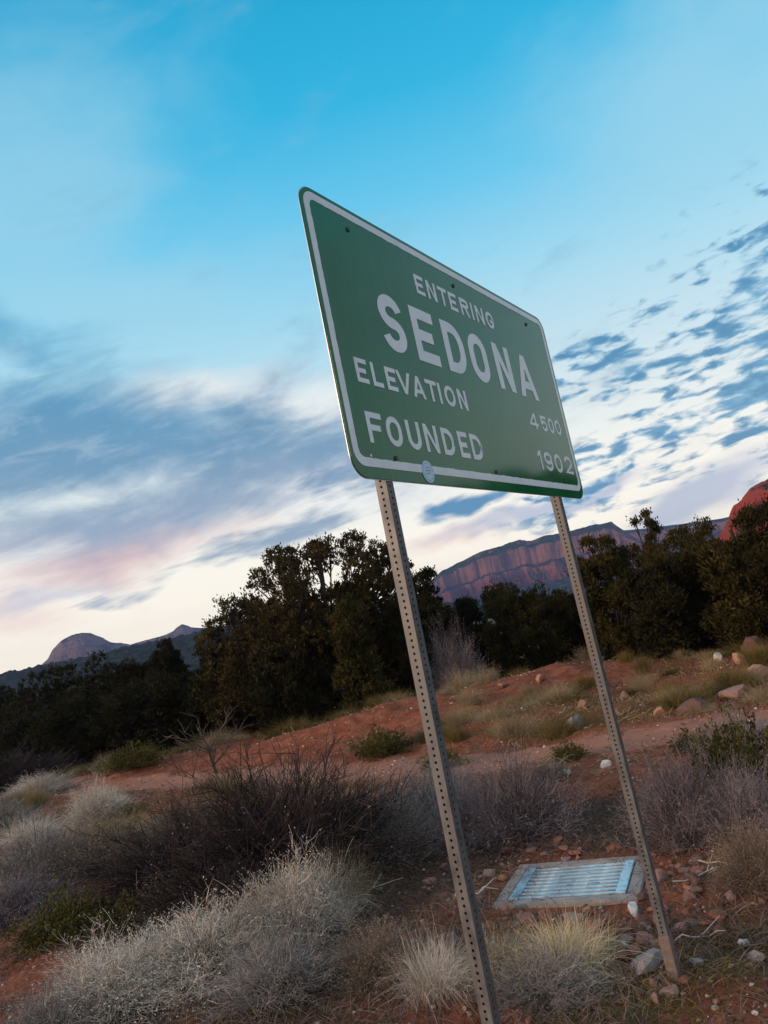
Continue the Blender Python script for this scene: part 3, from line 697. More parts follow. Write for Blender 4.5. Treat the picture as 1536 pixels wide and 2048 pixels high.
shrub_kind('brown', 2, ('twig_brown', 'twig_brown', 'grass_dry'), n_stem=420, n_twig=4000, heads=3200, w0=0.0045, fl=0.014, up=0.12)
shrub_kind('dark', 2, ('twig_dark', 'twig_dark', 'twig_lilac'), n_stem=700, n_twig=7500, heads=900, w0=0.005, fl=0.010, up=0.06, droop=0.3, spread=1.15)
shrub_kind('olive', 2, ('twig_brown', 'grass_olive', 'leaf_green'), n_stem=260, n_twig=1400, heads=6500, w0=0.006, fl=0.034, up=0.12)
shrub_kind('green', 2, ('twig_brown', 'leaf_green', 'leaf_green'), n_stem=260, n_twig=1600, heads=9000, w0=0.006, fl=0.030, up=0.12)
def grass_parts(seed, n=900, spread=0.5, hgt=0.6, w0=0.004, curl=0.35):
    r = rng(seed); az_ = r.random(n) * 6.28; q = r.random(n) ** 0.7
    st = np.stack([r.normal(size=n) * 0.17, r.normal(size=n) * 0.17, np.zeros(n)], -1)
    az_ = np.where(r.random(n) < 0.5, np.arctan2(st[:, 1], st[:, 0]) + r.normal(size=n) * 0.7, az_)
    d = np.stack([np.cos(az_) * q, np.sin(az_) * q, np.ones(n)], -1)
    L = hgt * (0.45 + 0.65 * r.random(n))
    t_ = np.linspace(0, 1, 6)[None, :, None]
    P = st[:, None] + d[:, None] * np.array([spread, spread, 1.0]) * t_ * L[:, None, None]
    bend = (curl * (0.3 + r.random(n)) * q)[:, None, None] * t_ ** 2.2 * L[:, None, None]
    P = P + np.stack([np.cos(az_), np.sin(az_), -1.25 * np.ones(n)], -1)[:, None] * bend
    P = P + r.normal(size=(n, 1, 3)) * 0.02 * t_ + np.cumsum(np.cumsum(r.normal(size=P.shape) * 0.011, 1), 1)
    P[..., 2] = np.maximum(P[..., 2], 0.004)
    w = np.array([[1, 1, 0.9, 0.75, 0.5, 0.2]]) * w0 * (0.6 + 0.7 * r.random((n, 1)))
    return ribbons(P, w, r)
GRASS = {}
for key, m_, kw in (('cream', 'grass_cream', dict(n=2600, spread=0.5, curl=0.8, w0=0.0036)), ('dry', 'grass_dry', dict(n=1100, spread=0.6, curl=0.6)),
                    ('olive', 'grass_olive', dict(n=1100, spread=0.6, curl=0.5, w0=0.006)), ('pale', 'twig_pale', dict(n=1900, spread=0.55, curl=0.9, w0=0.0034))):
    GRASS[key] = []
    for v in range(3):
        A = grass_parts(sum(map(ord, key)) + v * 13, **kw); GRASS[key].append(mesh_np('blades', A[0], [A[1]], m_))
_cnt = {}
def shrub(key, name, label, x, y, w, h, cat='shrub', group=None, rz=None, sy=None):
    v = _cnt.get(key, 0); _cnt[key] = v + 1
    M = SHRUB[key][v % len(SHRUB[key])]
    t = thing(name, label, cat, (x, y, hz(x, y) - 0.02), random.random() * 6.28 if rz is None else rz, group)
    t.scale = (w, sy or w, h / 0.6)
    for nm, me in zip(('stems', 'twigs', 'seed_heads'), M): tag(link(nm if not (nm == 'seed_heads' and key in ('olive', 'green', 'grey')) else 'leaves', me, t), kind='stuff')
    return t
def clump(key, name, label, x, y, w, h, cat='grass clump', group=None):
    v = _cnt.get('g' + key, 0); _cnt['g' + key] = v + 1
    o = link(name, GRASS[key][v % 3]); o.location = (x, y, hz(x, y) - 0.015); o.rotation_euler = (0, 0, random.random() * 6.28)
    o.scale = (w, w, h / 0.6)
    return tag(o, label, cat, group)

BG = 'shrubs in the roadside foreground'
shrub('pale', 'rabbitbrush', 'pale grey rabbitbrush at the bottom left beside the bare red earth', -2.55, 6.0, 1.25, 0.46, group=BG)
shrub('pale', 'rabbitbrush', 'pale grey rabbitbrush in the middle of the bottom left mass', -1.95, 6.15, 1.3, 0.48, group=BG)
shrub('pale', 'rabbitbrush', 'tallest pale rabbitbrush with upright stems, left of the near sign post', -1.32, 6.45, 0.95, 0.60, group=BG)
shrub('dark', 'bare_shrub', 'big charcoal bare twigged shrub left of the near sign post', -1.55, 7.75, 2.3, 1.15, group=BG)
shrub('dark', 'bare_shrub', 'dark bare shrub leaning left of the biggest charcoal one', -2.75, 8.7, 2.1, 0.85, group=BG)
shrub('grey', 'sagebrush', 'grey green sagebrush between the charcoal shrub and the near sign post', -0.55, 7.9, 1.15, 0.68, group=BG)
shrub('grey', 'sagebrush', 'pale sagebrush crossed by the near sign post', -0.1, 8.9, 1.4, 0.62, group=BG)
shrub('lilac', 'bare_shrub', 'lilac grey dome shrub behind the storm drain', 0.62, 7.75, 1.25, 0.72, group=BG)
shrub('lilac', 'bare_shrub', 'second lilac grey shrub tucked left of the one behind the drain', 0.18, 8.0, 0.95, 0.6, group=BG)
shrub('lilac', 'bare_shrub', 'purple grey shrub directly right of the far sign post', 1.95, 6.75, 1.0, 0.72, group=BG)
shrub('lilac', 'bare_shrub', 'purple grey shrub at the right edge below the green one', 2.35, 6.5, 0.8, 0.55, group=BG)
shrub('green', 'green_bush', 'leafy green bush at the right edge among purple twigs', 2.62, 7.3, 0.95, 0.75, cat='bush', group=BG)
shrub('lilac', 'bare_shrub', 'pale lilac shrub behind the green bush at the right edge', 3.35, 9.0, 1.1, 0.5, group=BG)
shrub('grey', 'bare_shrub', 'grey dry shrub below the cream grass clump at the bottom', 0.38, 4.78, 0.75, 0.24, group=BG)
shrub('brown', 'bare_shrub', 'brown dry shrub left of the near sign post foot', -0.62, 5.35, 0.72, 0.36, group=BG)
shrub('brown', 'bare_shrub', 'small brown twig bush at the right edge by the far sign post', 1.95, 5.55, 0.55, 0.42, group=BG)
shrub('grey', 'sagebrush', 'grey scrub at the left edge behind the charcoal shrubs', -5.3, 10.4, 1.6, 0.72, group=BG)
shrub('brown', 'bare_shrub', 'brown grey scrub left of the charcoal shrubs', -4.35, 10.1, 1.7, 0.62, group=BG)
shrub('brown', 'bare_shrub', 'low brown scrub in front of the charcoal shrubs', -2.6, 7.75, 1.5, 0.5, group=BG)
shrub('olive', 'green_bush', 'olive green bush at the left edge above the bare red earth', -3.75, 7.75, 0.95, 0.42, cat='bush', group=BG)
shrub('olive', 'green_bush', 'second low olive bush just right of the left edge one', -3.1, 7.55, 0.7, 0.36, cat='bush', group=BG)
shrub('lilac', 'bare_shrub', 'lilac scrub at the far left edge over the olive bushes', -4.9, 9.0, 1.4, 0.5, group=BG)
shrub('grey', 'sagebrush', 'small grey green sagebrush behind the tallest pale rabbitbrush', -1.95, 7.3, 0.8, 0.42, group=BG)
shrub('grey', 'sagebrush', 'dark grey green sagebrush at the bottom edge under the rabbitbrush', -1.3, 5.4, 0.8, 0.36, group=BG)
shrub('grey', 'sagebrush', 'low sagebrush at the bottom left corner', -2.9, 5.55, 0.9, 0.36, group=BG)
shrub('pale', 'rabbitbrush', 'pale rounded rabbitbrush beyond the charcoal shrubs on the left', -6.0, 14.1, 1.15, 0.62, group=BG)
shrub('grey', 'bare_shrub', 'pale bushy scrub at the far left edge beside the track', -8.2, 14.6, 1.7, 0.6, group=BG)
shrub('brown', 'bare_shrub', 'brown scrub mid left between track and charcoal shrubs', -3.7, 11.8, 1.2, 0.5, group=BG)
clump('cream', 'grass_clump', 'glowing cream bunch of dry grass in front of the storm drain', 0.56, 5.02, 0.52, 0.31)
clump('pale', 'grass_clump', 'whitish curled bunch of dry grass left of the near sign post foot', -0.27, 5.08, 0.44, 0.34)
clump('dry', 'grass_clump', 'brownish dry grass between the two foreground bunches', 0.14, 5.15, 0.5, 0.26)
clump('dry', 'grass_clump', 'tall thin dry grass in front of the sagebrush left of the near post', -0.95, 6.9, 0.5, 0.5)
clump('pale', 'grass_clump', 'pale tufted grass behind the tallest pale rabbitbrush', -1.05, 6.75, 0.45, 0.55)
FG = 'bushes on the far field'
shrub('olive', 'scrub_bush', 'yellow olive bush on the red earth below the left junipers', -7.6, 20.2, 1.5, 0.6, cat='bush', group=FG)
shrub('pale', 'scrub_bush', 'pale mound of dry scrub far left beside the junipers', -9.8, 19.8, 1.8, 0.5, cat='bush', group=FG)
shrub('dark', 'scrub_bush', 'dusky purple thicket at the left edge below the junipers', -12.3, 23.2, 3.4, 1.15, cat='bush', group=FG)
shrub('dark', 'scrub_bush', 'second dusky purple thicket at the left edge, nearer the pale mound', -14.2, 24.0, 3.2, 1.05, cat='bush', group=FG)
shrub('olive', 'scrub_bush', 'olive yellow bush left of the near sign post beside the track', -0.95, 15.2, 1.2, 0.48, cat='bush', group=FG)
shrub('brown', 'scrub_bush', 'tan rounded bush on top of the red mound', 4.75, 22.2, 1.0, 0.65, cat='bush', group=FG)
shrub('olive', 'scrub_bush', 'low olive bush on the near side of the track by the far post', 1.85, 11.2, 0.5, 0.28, cat='bush', group=FG)
shrub('olive', 'scrub_bush', 'tiny olive bush right of the far sign post on bare earth', 3.1, 9.9, 0.45, 0.22, cat='bush', group=FG)
shrub('olive', 'scrub_bush', 'small olive bush at the edge of the track just right of the near post', 0.1, 12.8, 0.7, 0.3, cat='bush', group=FG)
shrub('brown', 'scrub_bush', 'small brown bush in front of the track between the two posts', 1.3, 9.9, 0.7, 0.26, cat='bush', group=FG)
shrub('lilac', 'bare_shrub', 'tall grey leafless thicket under the junipers between the two posts', 1.1, 22.8, 1.7, 1.9, group=FG)
clump('dry', 'grass_clump', 'pale upright tuft of dry grass under the junipers right of the near post', 1.1, 20.9, 0.8, 0.62)
clump('dry', 'grass_clump', 'second pale upright tuft, nearer the red mound', 1.75, 20.7, 0.7, 0.55)
clump('olive', 'grass_clump', 'small yellow green tuft at the foot of the cone shaped juniper', -3.6, 21.2, 1.1, 0.45)
clump('pale', 'grass_clump', 'pale blurred grass at the left edge beside the track', -7.0, 13.6, 1.0, 0.5)
r_ = rng(5)
pos = []
while len(pos) < 150:
    yy = 11.5 + 12.5 * r_.random(); xx = -0.62 * yy + r_.random() * 1.12 * yy
    if track_d(xx, yy) > 1.15 and float(m_grass(np.array([xx]), np.array([yy]))[0]) > 0.18: pos.append((xx, yy))
for k, (xx, yy) in enumerate(pos):
    key = ('olive', 'dry', 'olive', 'dry', 'olive', 'dry')[k % 6] if xx > -6 else ('dry', 'olive')[k % 2]
    where = ('left of the near sign post' if xx < -0.05 * yy - 0.2 else 'between the two sign posts' if xx < 0.27 * yy else 'right of the far sign post') + (' beside the track' if track_d(xx, yy) < 2.2 else ' under the junipers' if yy > 20 else ' on the open field')
    clump(key, 'grass_tuft', {'olive': 'low olive grass tuft ' + where, 'dry': 'low straw coloured grass tuft ' + where, 'pale': 'low bleached grass tuft ' + where}[key],
          xx, yy, 0.4 + 0.65 * r_.random() ** 1.5, 0.18 + 0.30 * r_.random(), 'grass tuft', 'grass tufts between the track and the trees')

# the bare little tree
def dead_tree():
    r = rng(77); x, y = -4.15, 15.4
    t = thing('dead_tree', 'small leafless dead tree with spreading grey branches on the left', 'tree', (x, y, hz(x, y) - 0.03))
    a = Acc(); path = np.array([(0, 0, 0), (-0.03, 0, 0.25), (-0.08, 0.02, 0.5), (-0.12, 0, 0.75)]); a.add(*tube_np(path, [0.035, 0.03, 0.026, 0.02], 7))
    link('trunk', a.mesh('trunk', 'bark', True), t)
    for k in range(13):
        b = Acc(); z = 0.3 + 0.45 * r.random(); an = r.random() * 6.28; L = 0.45 + 0.55 * r.random()
        s0 = np.array([-0.10 * z, 0, z]); dr = np.array([math.cos(an), math.sin(an), 0.3 + 0.9 * r.random()]); dr /= np.linalg.norm(dr)
        tt = np.linspace(0, 1, 6)[:, None]; p = s0 + dr * tt * L + np.cumsum(r.normal(size=(6, 3)) * 0.025, 0) * tt
        b.add(*tube_np(p, np.linspace(0.014, 0.005, 6), 5))
        for m_ in range(8):
            q0 = p[2 + m_ % 4]; d2 = unit(dr + r.normal(size=3) * 0.6); L2 = 0.12 + 0.28 * r.random()
            p2 = np.stack([q0, q0 + d2 * L2 * 0.5 + r.normal(size=3) * 0.02, q0 + d2 * L2])
            b.add(*tube_np(p2, [0.007, 0.005, 0.003], 4))
        link('branch', b.mesh('branch', 'wood_grey', True), t)
dead_tree()

# ------------------------------------------------------------------ stones
def rock_mesh(seed, sub=2, flat=0.6, rough=0.22, material='stone_red'):
    r = random.Random(seed); bm = bmesh.new(); bmesh.ops.create_icosphere(bm, subdivisions=sub, radius=0.5)
    pl_ = [(Vector((r.gauss(0, 1), r.gauss(0, 1), r.gauss(0, 1))).normalized(), 0.20 + 0.17 * r.random()) for _ in range(11)]
    for v in bm.verts:
        for n, d in pl_:
            e = v.co.dot(n) - d
            if e > 0: v.co -= n * e * 0.97
        v.co *= 1 + rough * 0.45 * (r.random() - 0.5)
        v.co.z *= flat
    me = bpy.data.meshes.new('stone'); bm.to_mesh(me); bm.free(); me.materials.append(MATS[material])
    return me
ROCKS = {}
for k, m_ in enumerate(('stone_white', 'stone_tan', 'stone_red', 'stone_pink', 'stone_dark', 'stone_grey')):
    ROCKS[m_[6:]] = [rock_mesh(k * 10 + v, 2, 0.62 + 0.08 * v, material=m_) for v in range(4)]
def stone(kind, label, x, y, w, group=None, flat=1.0, name='stone', cat='stone', deep=1.0, rz=None):
    o = link(name, random.choice(ROCKS[kind])); o.scale = (w, w * deep, w * flat)
    o.location = (x, y, hz(x, y) + 0.12 * w * flat); o.rotation_euler = (random.uniform(-.15, .15), random.uniform(-.15, .15), random.random() * 6.28 if rz is None else rz)
    return tag(o, label, cat, group)
SG = 'larger stones on the roadside'
for a in (
    ('tan', 'orange tan boulder on the field left of the far sign post', 2.96, 15.26, 0.36), ('tan', 'orange tan boulder on the field right of the far sign post', 3.80, 13.2, 0.32),
    ('dark', 'dark brown boulder beside the orange one right of the far post', 4.3, 12.9, 0.62), ('pink', 'pinkish stone behind the far sign post', 4.03, 16.1, 0.34),
    ('pink', 'broad pinkish slab beyond the dark brown boulder', 5.2, 13.5, 0.62), ('pink', 'pink boulder on the right edge of the far field', 6.2, 14.8, 0.55),
    ('grey', 'pale flat slab beside the track left of the far post', 2.41, 13.6, 0.55), ('white', 'whitish stone under the junipers at the right', 7.0, 18.6, 0.42),
    ('white', 'round white stone left of the far post sleeve', 0.925, 5.16, 0.10), ('red', 'brownish rounded cobble behind the white stone by the far post', 1.03, 5.13, 0.17),
    ('tan', 'tan pebble in front of the brownish cobble by the sleeve', 0.955, 4.98, 0.10), ('tan', 'orange pebble touching the far post sleeve', 1.075, 4.99, 0.10),
    ('grey', 'large pale grey slab at the foot of the far post', 0.94, 4.77, 0.29, None, 0.5), ('white', 'white stone right of the far post near the right edge', 1.55, 4.86, 0.085),
    ('grey', 'pale grey stone below the right edge white one', 1.53, 4.67, 0.10), ('white', 'bright white oblong stone at the drain corner', 1.13, 5.66, 0.15),
    ('white', 'small white stone under the purple shrub right of the far post', 1.8, 5.92, 0.095), ('grey', 'grey cobble at the bottom under the cream grass', 0.40, 4.55, 0.14),
    ('grey', 'pale flat stone just right of the far post base', 1.21, 4.66, 0.12), ('white', 'tiny white stone among the rabbitbrush by the near post', -1.05, 5.85, 0.065),
    ('white', 'white stone lying on bare earth below the track by the far post', 2.05, 9.9, 0.17), ('white', 'second white stone on bare earth, left of the far post', 1.56, 10.0, 0.15),
    ('pink', 'pink cobble right of the far sign post above the sleeve', 1.5, 5.62, 0.14), ('red', 'red stone at the front edge of the drain slab', 0.56, 5.86, 0.13),
    ('pink', 'pinkish stone in front of the drain slab', 0.70, 5.72, 0.20), ('dark', 'dark stone wedged at the drain corner beside the white oblong one', 1.24, 5.80, 0.12),
    ('tan', 'tan boulder behind the far post on the olive field', 3.2, 13.9, 0.34), ('tan', 'rust coloured rock on the crest of the red mound', 2.9, 19.2, 0.42),
    ('pink', 'pinkish rock at the left end of the red mound', 2.0, 19.3, 0.34), ('dark', 'dark reddish boulder at the right edge under the junipers', 7.4, 17.6, 0.75),
    ('tan', 'tan boulder on the low bank at the right', 6.6, 16.4, 0.5)):
    stone(*a[:5], group=SG, flat=a[6] if len(a) > 6 else 1.0)
r_ = rng(11); n = 0
while n < 285:
    xx = -0.3 + 2.6 * r_.random(); yy = 4.4 + 3.2 * r_.random()
    dd = (xx - 0.8) ** 2 / 0.9 + (yy - 6.0) ** 2 / 1.6
    if r_.random() > math.exp(-dd): continue
    lx, ly = (xx - 0.87) * 0.927 - (yy - 6.4) * 0.375, (xx - 0.87) * 0.375 + (yy - 6.4) * 0.927
    if abs(lx) < 0.58 and abs(ly) < 0.5: continue
    w = 0.05 + 0.11 * r_.random() ** 1.8
    kd = ('red', 'red', 'red', 'dark', 'pink', 'red', 'red', 'pink', 'dark', 'tan')[n % 10]
    pl2 = 'behind the drain' if ly > 0.5 else 'in front of the drain' if ly < -0.5 else 'left of the drain' if lx < 0 else 'between the drain and the far post'
    pl2 = ('sizeable ' if w > 0.11 else 'small ') , ' ' + pl2
    stone(kd, {'red': pl2[0] + 'rust red stone in the rocky bed' + pl2[1], 'dark': pl2[0] + 'dark maroon stone in the rocky bed' + pl2[1], 'pink': pl2[0] + 'dusty pink stone in the rocky bed' + pl2[1], 'tan': pl2[0] + 'tan stone in the rocky bed' + pl2[1]}[kd], xx, yy, w, 'stones bedded around the storm drain'); n += 1
for k, (x_, y_, L_, a_, lb) in enumerate(((1.72, 5.85, 0.55, 0.3, 'bleached stick lying right of the far sign post under the purple shrub'), (1.95, 5.95, 0.45, -0.5, 'bleached forked stick at the right edge beside the purple shrub'), (0.12, 6.45, 0.34, 0.05, 'thin pale stick between the near post and the drain slab'), (-0.75, 7.05, 0.6, 0.5, 'pale dry stick under the sagebrush left of the near post'), (1.35, 5.02, 0.3, -0.1, 'short pale stick right of the far post sleeve'))):
    a2 = Acc(); rs = rng(300 + k); tt = np.linspace(-0.5, 0.5, 7)[:, None]
    p_ = np.concatenate([tt * L_, np.cumsum(rs.normal(size=(7, 1)) * 0.018, 0), 0.02 + 0.03 * np.abs(rs.normal(size=(7, 1)))], 1)
    a2.add(*tube_np(p_, np.linspace(0.006, 0.003, 7), 5))
    p2 = p_[3] + np.linspace(0, 1, 4)[:, None] * np.array([0.16, 0.12, 0.05]); a2.add(*tube_np(p2, np.linspace(0.004, 0.002, 4), 5))
    o = link('stick', a2.mesh('stick', 'twig_pale', True)); o.location = (x_, y_, hz(x_, y_)); o.rotation_euler = (0, 0, a_)
    tag(o, lb, 'stick', 'dry sticks on the ground')
# gravel: far too many to count
def gravel():
    r = rng(21); n = 15000
    y = 3.6 + 19 * r.random(n) ** 1.6; x = (-0.62 + 1.05 * r.random(n)) * y
    s_ = (0.007 + 0.030 * r.random(n) ** 3.2) * (0.75 + y * 0.05)
    bm = bmesh.new(); bmesh.ops.create_icosphere(bm, subdivisions=1, radius=0.5)
    bv = np.array([v.co[:] for v in bm.verts]); bf = np.array([[v.index for v in f.verts] for f in bm.faces]); bm.free()
    keep = np.arange(len(x)); nv = len(bv)
    jit = 1 + 0.35 * (r.random((n, nv, 1)) - 0.5)
    V = bv[None] * jit * np.stack([s_ * (0.8 + 0.8 * r.random(n)), s_ * (0.8 + 0.8 * r.random(n)), s_ * 0.65], -1)[:, None]
    a = r.random(n) * 6.28; ca, sa = np.cos(a)[:, None], np.sin(a)[:, None]
    V = np.stack([V[..., 0] * ca - V[..., 1] * sa, V[..., 0] * sa + V[..., 1] * ca, V[..., 2]], -1)
    V = V + np.stack([x, y, height(x, y) + s_ * 0.15], -1)[:, None]
    Fc = (bf[None] + (np.arange(n) * nv)[:, None, None]).reshape(-1, 3)
    tag(link('gravel', mesh_np('gravel', V.reshape(-1, 3), [Fc], 'gravel_mix')), 'red and pale gravel strewn over the earth', kind='stuff')
gravel()
def ground_cover(name, label, material, n, seed, accept, hmin, hmax, w0, yr, xr):
    r = rng(seed); y = yr[0] + (yr[1] - yr[0]) * r.random(n * 3) ** 1.25; x = (xr[0] + (xr[1] - xr[0]) * r.random(n * 3)) * y
    k = r.random(n * 3) < accept(x, y); x, y = x[k][:n], y[k][:n]; m_ = len(x)
    h = hmin + (hmax - hmin) * r.random(m_); a = r.random(m_) * 6.28; q = 0.3 + 1.0 * r.random(m_)
    t_ = np.linspace(0, 1, 4)[None, :, None]
    d = np.stack([np.cos(a) * q, np.sin(a) * q, np.ones(m_)], -1)
    P = np.stack([x, y, height(x, y) - 0.005], -1)[:, None] + d[:, None] * t_ * h[:, None, None] + np.stack([np.cos(a), np.sin(a), -0.8 * np.ones(m_)], -1)[:, None] * (t_ ** 2) * (h * 0.5 * q)[:, None, None]
    w = np.array([[1, 0.9, 0.7, 0.25]]) * w0 * (0.6 + 0.8 * r.random((m_, 1))) * (0.7 + y[:, None] * 0.045)
    V, Q = ribbons(P, w, r)
    tag(link(name, mesh_np(name, V, [Q], material)), label, kind='stuff')
ground_cover('grass', 'short olive grass and weeds between track and trees', 'grass_olive', 19000, 31, lambda x, y: np.clip(m_grass(x, y) - 0.12, 0, 1) * (track_d(x, y) > 1.0), 0.04, 0.16, 0.007, (10, 26), (-0.65, 0.52))
ground_cover('grass', 'sparse straw grass between track and trees', 'grass_dry', 12000, 32, lambda x, y: np.clip(m_grass(x, y) * 0.8 + 0.05, 0, 1) * (track_d(x, y) > 1.0), 0.04, 0.18, 0.006, (9, 26), (-0.65, 0.52))
ground_cover('grass', 'dry litter and thin grass among the foreground shrubs', 'twig_brown', 42000, 33, lambda x, y: np.clip(m_litter(x, y) + 0.12, 0, 1) * (1 - g(x, y, 0.87, 6.4, 0.6)), 0.02, 0.12, 0.005, (3.9, 11.5), (-0.65, 0.42))
ground_cover('grass', 'green weeds around the far sign post foot', 'grass_olive', 7000, 34, lambda x, y: np.clip(0.9 * g(x, y, 1.5, 4.85, 0.7, 0.35) + 0.9 * g(x, y, 0.7, 4.45, 0.6, 0.3) + 0.8 * g(x, y, -1.6, 5.3, 1.2, 0.3), 0, 1), 0.02, 0.07, 0.006, (3.9, 6), (-0.5, 0.42))

# ------------------------------------------------------------------ storm drain
def drain():
    t = thing('storm_drain', 'square concrete storm drain with a pale blue steel grate set in red stones', 'drain', (0.87, 6.40, 0.0), R(-22))
    bm = bmesh.new(); W_, D_ = 0.545, 0.455; zi = 0.034
    add_box(bm, (-W_, -D_, -0.2), (W_, -D_ + 0.115, zi), 0.012); add_box(bm, (-W_, D_ - 0.115, -0.2), (W_, D_, zi), 0.012)
    add_box(bm, (-W_, -D_ + 0.116, -0.2), (-W_ + 0.10, D_ - 0.116, zi - 0.002), 0.008); add_box(bm, (W_ - 0.10, -D_ + 0.116, -0.2), (W_, D_ - 0.116, zi - 0.002), 0.008)
    from_bm('concrete_frame', bm, 'concrete', t)
    bm = bmesh.new(); a, b = W_ - 0.105, D_ - 0.121
    add_box(bm, (-a, -b, 0.0), (-a + 0.075, b, 0.040), 0.004); from_bm('end_plate', bm, 'galvanised_grate', t)
    bm = bmesh.new(); add_box(bm, (a - 0.075, -b, 0.0), (a, b, 0.040), 0.004); from_bm('end_plate', bm, 'galvanised_grate', t)
    bm = bmesh.new(); add_box(bm, (-a + 0.078, -b + 0.002, -0.16), (a - 0.078, b - 0.002, 0.006)); from_bm('sump', bm, 'drain_water', t)
    nb = 9
    bm = bmesh.new(); add_box(bm, (-a + 0.076, -0.016, -0.012), (a - 0.076, 0.016, 0.034), 0.004)
    o = from_bm('grate_bar', bm, 'galvanised_grate', t)
    for k in range(nb):
        q = o if k == 0 else o.copy()
        if k: C.objects.link(q); q.parent = t
        q.location = (0, -b + 0.034 + k * (2 * b - 0.068) / (nb - 1), 0)
drain()

# ------------------------------------------------------------------ the sign
SZ, SB = 3.965, 2.746
sign = thing('road_sign', 'green town entry sign with white lettering on two perforated steel posts', 'road sign', (-0.082, 2.804, 0.0), math.atan2(0.836, 0.548))
SW, SH = 2.455, 1.219
def rrect(x0, z0, x1, z1, r, n=8):
    pts = []
    for cx_, cz_, a0 in ((x1 - r, z0 + r, -90), (x1 - r, z1 - r, 0), (x0 + r, z1 - r, 90), (x0 + r, z0 + r, 180)):
        for k in range(n + 1):
            a = R(a0 + 90 * k / n); pts.append((cx_ + r * math.cos(a), cz_ + r * math.sin(a)))
    return pts
def fill2d(name, contours, material, y_front, thick, parent, off=(0, 0), bevel=0.0):
    """closed 2-D contours (even-odd holes) -> a thin solid standing in the sign's plane"""
    cu = bpy.data.curves.new(name, 'CURVE'); cu.dimensions = '2D'; cu.fill_mode = 'BOTH'; cu.extrude = thick / 2; cu.bevel_depth = bevel; cu.bevel_resolution = 1
    for cpts in contours:
        s_ = cu.splines.new('POLY'); s_.points.add(len(cpts) - 1); s_.use_cyclic_u = True
        for p_, (a, b) in zip(s_.points, cpts): p_.co = (a + off[0], b + off[1], 0, 1)
    tmp = bpy.data.objects.new(name, cu); C.objects.link(tmp)
    dg = bpy.context.evaluated_depsgraph_get()
    me = bpy.data.meshes.new_from_object(tmp.evaluated_get(dg)); C.objects.unlink(tmp); bpy.data.objects.remove(tmp)
    # curve XY plane -> sign XZ plane, facing -Y
    me.transform(Matrix(((1, 0, 0, 0), (0, 0, -1, y_front + thick / 2 + bevel), (0, 1, 0, 0), (0, 0, 0, 1))))
    me.materials.clear(); me.materials.append(MATS[material]); me.name = name
    return link(name, me, parent)
panel = fill2d('panel', [rrect(0, SB, SW, SZ, 0.085)], 'sign_green', -0.0035, 0.0035, sign)
back = fill2d('panel_back', [rrect(-0.004, SB - 0.004, SW + 0.004, SZ + 0.004, 0.088)], 'aluminium', 0.0, 0.0022, sign)
rb = rng(3)
def ragged(pts, amp):
    out = []
    for a, b in zip(pts, pts[1:] + pts[:1]):
        L = math.hypot(b[0] - a[0], b[1] - a[1]); k = max(1, int(L / 0.018))
        for q in range(k):
            f = q / k; out.append((a[0] + (b[0] - a[0]) * f + rb.normal() * amp, a[1] + (b[1] - a[1]) * f + rb.normal() * amp))
    return out
fill2d('border', [rrect(0.020, SB + 0.046, SW - 0.026, SZ - 0.018, 0.066), ragged(rrect(0.056, SB + 0.082, SW - 0.058, SZ - 0.052, 0.036), 0.0009)], 'sign_white', -0.0050, 0.0014, sign)

# lettering, drawn as outlines: highway style capitals, unit cap height
def arc(cx_, cy_, rx, ry, a0, a1, n=10): return [(cx_ + rx * math.cos(R(a0 + (a1 - a0) * k / n)), cy_ + ry * math.sin(R(a0 + (a1 - a0) * k / n))) for k in range(n + 1)]
def offset(path, d, closed):
    n = len(path); out = []
    for k in range(n):
        p = Vector(path[k])
        a = Vector(path[k - 1]) if (k > 0 or closed) else None; b = Vector(path[(k + 1) % n]) if (k < n - 1 or closed) else None
        ds = [(p - a).normalized()] if a is not None else []
        if b is not None: ds.append((b - p).normalized())
        ns = [Vector((-q.y, q.x)) for q in ds]
        if len(ns) == 1: out.append(tuple(p + ns[0] * d)); continue
        m_ = (ns[0] + ns[1]).normalized(); k_ = 1 / max(0.45, m_.dot(ns[0])); out.append(tuple(p + m_ * d * k_))
    return out
def stroke(path, s, closed=False):
    a, b = offset(path, s / 2, closed), offset(path, -s / 2, closed)
    return [a, b] if closed else [a + b[::-1]]
def rr_path(w, s, r):
    h = s / 2; return arc(w - h - r, h + r, r, r, -90, 0) + arc(w - h - r, 1 - h - r, r, r, 0, 90) + arc(h + r, 1 - h - r, r, r, 90, 180) + arc(h + r, h + r, r, r, 180, 270)
